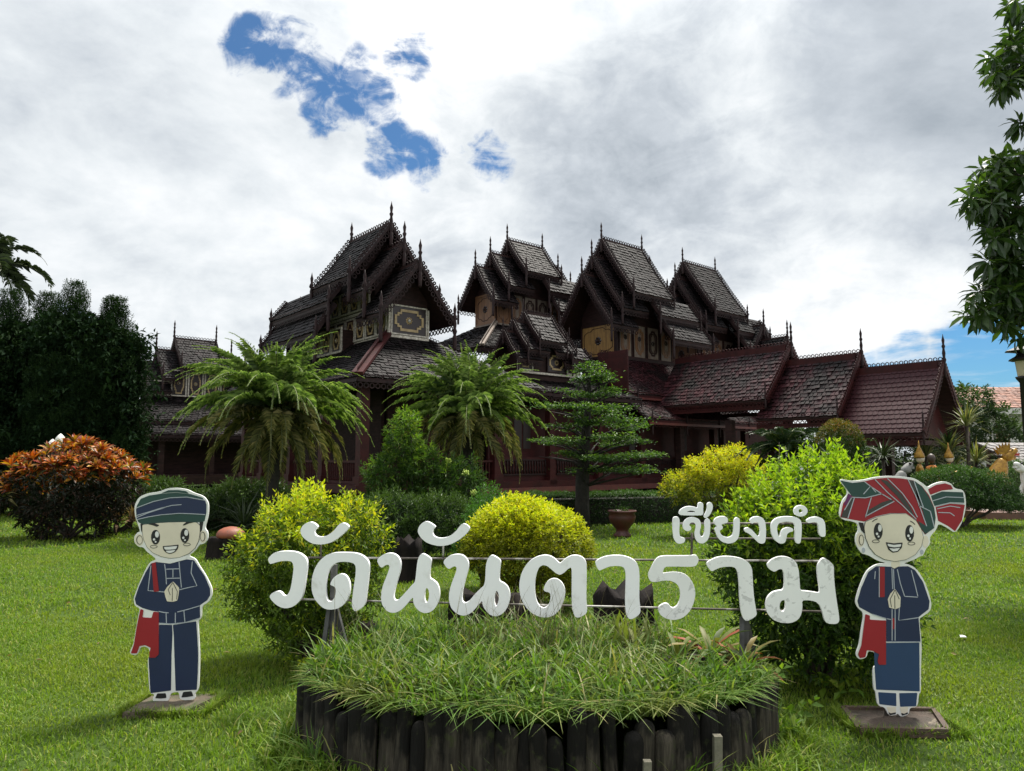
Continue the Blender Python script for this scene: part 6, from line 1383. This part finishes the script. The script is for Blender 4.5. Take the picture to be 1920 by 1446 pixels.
gold = mat('gold_paint', (.36, .195, .022), (.20, .10, .012), .32, 14, metal=.35, bump=.3)
whs = mat('white_statue_paint', (.68, .67, .65), (.55, .54, .53), .5, 8, bump=.2); redp = mat('red_mouth_paint', (.4, .03, .025), None, .5, 4)
brownp = mat('brown_tile_plinth', (.13, .055, .035), (.09, .04, .03), .5, 6)
def skin(name, joints, edges, m, parent, root=0):
    """one continuous body grown round a skeleton of joints (position, radius)"""
    me = bpy.data.meshes.new(name); me.from_pydata([j[0] for j in joints], edges, []); o = bpy.data.objects.new(name, me); COL.objects.link(o)
    md = o.modifiers.new('s', 'SKIN'); 
    if not me.skin_vertices: me.attributes  # created with the modifier
    sv = me.skin_vertices[0].data if me.skin_vertices else None
    if sv is None:
        bpy.context.view_layer.objects.active = o; bpy.ops.mesh.customdata_skin_add(); sv = me.skin_vertices[0].data
    for k, j in enumerate(joints): r = j[1] if hasattr(j[1], '__len__') else (j[1], j[1]); sv[k].radius = r; sv[k].use_root = k == root
    o.modifiers.new('b', 'SUBSURF').levels = 2
    dg = bpy.context.evaluated_depsgraph_get(); nm = bpy.data.meshes.new_from_object(o.evaluated_get(dg)); bpy.data.objects.remove(o); nm.materials.clear(); nm.materials.append(m)
    for p in nm.polygons: p.use_smooth = True
    return link(name, nm, parent)


def lion(label, px, Y, rz, bodym, headm, sc=1.0, plinth=True, crest=True):
    """guardian lion sitting on a plinth, facing local +x"""
    c = gat(px, Y); o = empty('guardian_lion_statue', (c.x, c.y, 0), rz, label, 'statue', 'guardian lion statues'); z0 = .30; J = lambda x, y, z: (x * sc, y * sc, z0 + z * sc)
    skin('body', [(J(-.35, 0, .28), .20 * sc), (J(-.10, 0, .50), .22 * sc), (J(.12, 0, .78), .20 * sc), (J(.20, 0, 1.02), .16 * sc), (J(.26, 0, 1.18), .13 * sc), (J(.26, .13, .55), .085 * sc), (J(.30, .14, .28), .07 * sc), (J(.30, .14, .05), .075 * sc), (J(.40, .14, .03), .06 * sc), (J(.26, -.13, .55), .085 * sc), (J(.30, -.14, .28), .07 * sc), (J(.30, -.14, .05), .075 * sc), (J(.40, -.14, .03), .06 * sc),
                  (J(-.20, .20, .22), .14 * sc), (J(.02, .24, .12), .08 * sc), (J(-.2, -.20, .22), .14 * sc), (J(.02, -.24, .12), .08 * sc), (J(-.55, 0, .45), .06 * sc), (J(-.62, 0, .75), .05 * sc), (J(-.52, 0, .95), .03 * sc)],
         [(0, 1), (1, 2), (2, 3), (3, 4), (2, 5), (5, 6), (6, 7), (7, 8), (2, 9), (9, 10), (10, 11), (11, 12), (0, 13), (13, 14), (0, 15), (15, 16), (0, 17), (17, 18), (18, 19)], bodym, o)
    skin('head', [(J(.24, 0, 1.10), .17 * sc), (J(.32, 0, 1.30), .20 * sc), (J(.48, 0, 1.34), .13 * sc), (J(.64, 0, 1.40), .07 * sc), (J(.46, 0, 1.20), .09 * sc), (J(.58, 0, 1.16), .06 * sc)], [(0, 1), (1, 2), (2, 3), (1, 4), (4, 5)], headm, o)
    mb = MB(); mb.box(J(.56, 0, 1.27), (.16 * sc, .12 * sc, .07 * sc)); mb.build('mouth', redp if crest else headm, o)
    cr = MB()
    for k in range(5 if crest else 0):
        a = R(75 + k * 16); b = Vector(J(.34 - .20 * k / 7, 0, 1.40 - .16 * k / 7)); d = Vector((cos(a), 0, sin(a))).normalized()
        for sy in (-.09, .09): cr.prism([tuple(b + Vector((-.06, sy, -.05)) * sc), tuple(b + Vector((.08, sy, .0)) * sc), tuple(b + d * .22 * sc + Vector((0, sy * 1.2, 0)))], (0, .03 * sc, 0))
    if crest: cr.build('crest', headm, o)
    ey = MB(); 
    for sy in (-.13, .13): ey.lathe([(.01, -.03), (.035, -.01), (.035, .02), (.005, .04)], J(.44, sy, 1.40), 8)
    ey.build('eye', C_black, o)
    if plinth:
        p = MB(); p.box((0, 0, .15), (1.3 * sc, .8 * sc, .30)); p.build('plinth', brownp, o)
    return o
grey_st = mat('shaded_grey_stone', (.24, .235, .22), (.14, .14, .135), .8, 6, bump=.4)  # grey white statue stone darkened, the shade it sits in put into the colour
lion('golden headed guardian lion statue baring its red mouth behind the big clipped bush', 1868, 21.5, R(-12), gold, gold, 1.08)
lion('white guardian lion statue with gold trim cut off by the right edge', 1938, 20.3, R(188), whs, whs, .8, crest=False)
lion('grey white lion statue in the shade below the dracaena', 1684, 18.6, R(10), grey_st, grey_st, .8, crest=False)


def deity(label, px, Y, rz, h=1.0):
    """kneeling gilded figure with a tall pointed crown and joined hands"""
    c = gat(px, Y); o = empty('kneeling_deity_statue', (c.x, c.y, 0), rz, label, 'statue', 'kneeling golden figures'); z0 = .62; J = lambda x, y, z: (x * h, y * h, z0 + z * h)
    skin('body', [(J(0, 0, .22), .19 * h), (J(.02, 0, .48), .14 * h), (J(.03, 0, .70), .155 * h), (J(.03, 0, .86), .06 * h), (J(.30, .12, .12), .11 * h), (J(-.12, .14, .06), .08 * h), (J(.30, -.12, .12), .11 * h), (J(-.12, -.14, .06), .08 * h), (J(.02, .21, .72), .06 * h), (J(.10, .22, .50), .05 * h), (J(.22, .05, .60), .04 * h), (J(.02, -.21, .72), .06 * h), (J(.10, -.22, .50), .05 * h), (J(.22, -.05, .60), .04 * h)],
         [(0, 1), (1, 2), (2, 3), (0, 4), (4, 5), (0, 6), (6, 7), (2, 8), (8, 9), (9, 10), (2, 11), (11, 12), (12, 13)], gold, o)
    mb = MB(); mb.lathe([(.03, 0), (.09, .04), (.105, .12), (.095, .20), (.05, .26)], J(.05, 0, .86), 12); mb.build('face', mat('pale_face_paint', (.60, .50, .42), None, .5, 5), o)
    mb = MB(); mb.lathe([(.12, -.06), (.135, -.02), (.11, .02), (.12, .05), (.085, .08), (.09, .10), (.06, .14), (.062, .16), (.032, .22), (.018, .32), (.004, .40)], J(.03, 0, 1.06), 12); mb.build('crown', gold, o)
    p = MB(); p.box((.05, 0, .31), (.8 * h, .7 * h, .62)); p.build('plinth', brownp, o); return o
deity('nearer golden kneeling figure with a pointed crown beside the porch column', 1728, 19.0, R(-20), .95)
deity('farther golden kneeling figure with a pointed crown right of the porch column', 1783, 21.5, R(-20), .95)
c = gat(1752, 20.5); o = empty('seated_monk_statue', c, R(-60), 'small dark seated statue in an orange robe between the golden figures', 'statue')
skin('body', [((0, 0, .95), .17), ((0, 0, 1.2), .15), ((0, 0, 1.38), .13), ((.2, .16, .86), .09), ((.2, -.16, .86), .09), ((.02, .2, 1.25), .06), ((.12, .16, 1.0), .05), ((.02, -.2, 1.25), .06), ((.12, -.16, 1.0), .05)], [(0, 1), (1, 2), (0, 3), (0, 4), (2, 5), (5, 6), (2, 7), (7, 8)], mat('orange_robe', (.45, .14, .01), None, .7, 6), o)
mb = MB(); mb.lathe([(.04, 0), (.09, .05), (.11, .14), (.09, .22), (.03, .27)], (0, 0, 1.42), 12); mb.build('head', mat('dark_statue_head', (.05, .03, .022), None, .5, 5), o)
mb = MB(); mb.box((0, 0, .4), (.5, .5, .8)); mb.build('plinth', brownp, o)

# paved court, steps
conc = mat('court_paving', (.36, .33, .29), (.28, .26, .23), .8, 3, bump=.2)
mb = MB(); a = gat(1850, 20.2); mb.box((a.x + 7.5, a.y + 9, .05), (15, 19, .10)); tag(mb.build('court_pavement', conc), kind='structure')
mb = MB(); a = gat(1890, 18.2); mb.box((0, 0, .1), (1.6, .9, .2)); o = mb.build('step_block', brownp); o.location = (a.x + .35, a.y + .6, 0); tag(o, 'low brown tiled block at the edge of the pale court', 'step')

# red roofed house far right
hs = empty('white_house', (0, 0, 0), 0, 'two storey white house with an orange brown tiled roof beyond the court', 'house'); p = at(1835, 740, 44)
hw_ = mat('white_wall_paint', (.62, .60, .58), (.52, .50, .49), .8, 2); orr = mat('orange_roof_tile', (.22, .085, .048), (.14, .055, .034), .7, 1.5, isl=.3)
hx = at(1850, 800, 44).x; hs.location = (hx, 44, 0); H = 4.6
mb = MB(); mb.box((7, 3, H / 2), (14, 6, H)); mb.build('wall', hw_, hs)
mb = MB(); mb.prism([(-1, -.8, H - .05), (-1, 3, H + 1.55), (-1, 6.8, H - .05)], (16, 0, 0)); t = MB(); rows_of_tiles(t, (-1, 3, H + 1.57), (15, 3, H + 1.57), (15, -.85, H - .03), (-1, -.85, H - .03), .34, .30, .035); r_ = mb.build('roof', orr, hs); tag(t.build('roof_tiles', orr, hs), kind='stuff')
mb = MB(); mb.box((7, -.86, H - .2), (16.1, .1, .36)); mb.build('fascia', hw_, hs)
for i in range(5):
    w = MB(); w.box((.9 + i * 2.4, -.03, 2.9), (1.0, .08, 1.5), 0); w.box((.9 + i * 2.4, -.06, 2.9), (.84, .08, 1.34), 1); w.box((.9 + i * 2.4, -.075, 2.9), (.04, .08, 1.36), 0); w.build('window', [hw_, mat('brown_shutter', (.16, .055, .03), None, .6, 5)], hs)
mb = MB()
for k in range(9): mb.beam((-0, -.012, 2.0 + k * .3), (14, -.012, 2.0 + k * .3), .012, .03)
mb.build('cladding', hw_, hs)['kind'] = 'stuff'
sh = empty('small_shelter', gat(1925, 30), R(6), 'low shelter with a wavy grey tiled roof and dark posts at the right edge', 'shelter'); grt = mat('grey_roof_tile', (.16, .145, .14), (.09, .082, .08), .6, 2, isl=.3)
mb = MB(); rows_of_tiles(mb, (-1.3, .9, 2.15), (3, .9, 2.15), (3, -.9, 1.35), (-1.3, -.9, 1.35), .30, .18, .05); tag(mb.build('roof_tiles', grt, sh), kind='stuff'); mb = MB(); mb.prism([(-1.3, .9, 2.13), (3, .9, 2.13), (3, -.9, 1.33), (-1.3, -.9, 1.33)], (0, 0, -.05)); mb.build('roof', M['wood'], sh)
for x in (-1.0, .4, 1.8): mb = MB(); mb.box((x, -.7, .65), (.12, .12, 1.3)); mb.build('post', M['wood'], sh); mb = MB(); mb.box((x, .7, 1.0), (.12, .12, 1.98)); mb.build('post', M['wood'], sh)
mb = MB(); mb.box((.8, .75, .6), (3.4, .06, 1.1)); mb.build('back_wall', M['maroon'], sh)

# lamp post at the right edge
p = at(1911, 690, 10.5); lp = empty('lamp_post', (p.x + .05, p.y, 0), 0, 'dark lamp post with tiered cap and cream lantern under the hanging leaves', 'lamp post')
lk = mat('lamp_metal', (.025, .022, .022), (.015, .013, .013), .45, 6, metal=.3); cream = mat('lantern_glass', (.55, .48, .34), (.5, .42, .28), .3, 5)
z = p.z; mb = MB(); mb.lathe([(.11, 0), (.11, .3), (.07, .36), (.055, .5), (.05, z - .22), (.09, z - .16), (.10, z - .13)], seg=10); mb.build('post', lk, lp)
mb = MB(); mb.lathe([(.075, z - .12), (.10, z + .10)], seg=6, smooth=False); mb.build('lantern', cream, lp)
mb = MB(); mb.lathe([(.13, z + .10), (.19, z + .12), (.10, z + .17), (.06, z + .22), (.16, z + .24), (.23, z + .25), (.08, z + .31), (.03, z + .36), (.02, z + .44), (.004, z + .48)], seg=6, smooth=False); mb.build('cap', lk, lp)
# a scrap of paper on the lawn
mb = MB(); mb.add([(-.03, -.015, .045), (.02, -.02, .047), (.03, .015, .05), (-.015, .02, .055), (0, 0, .06)], [(0, 1, 4), (1, 2, 4), (2, 3, 4), (3, 0, 4)]); o = mb.build('paper_scrap', C_white); o.location = gat(1806, 6.3); tag(o, 'small white scrap of paper lying on the lawn right of the girl cutout', 'litter')
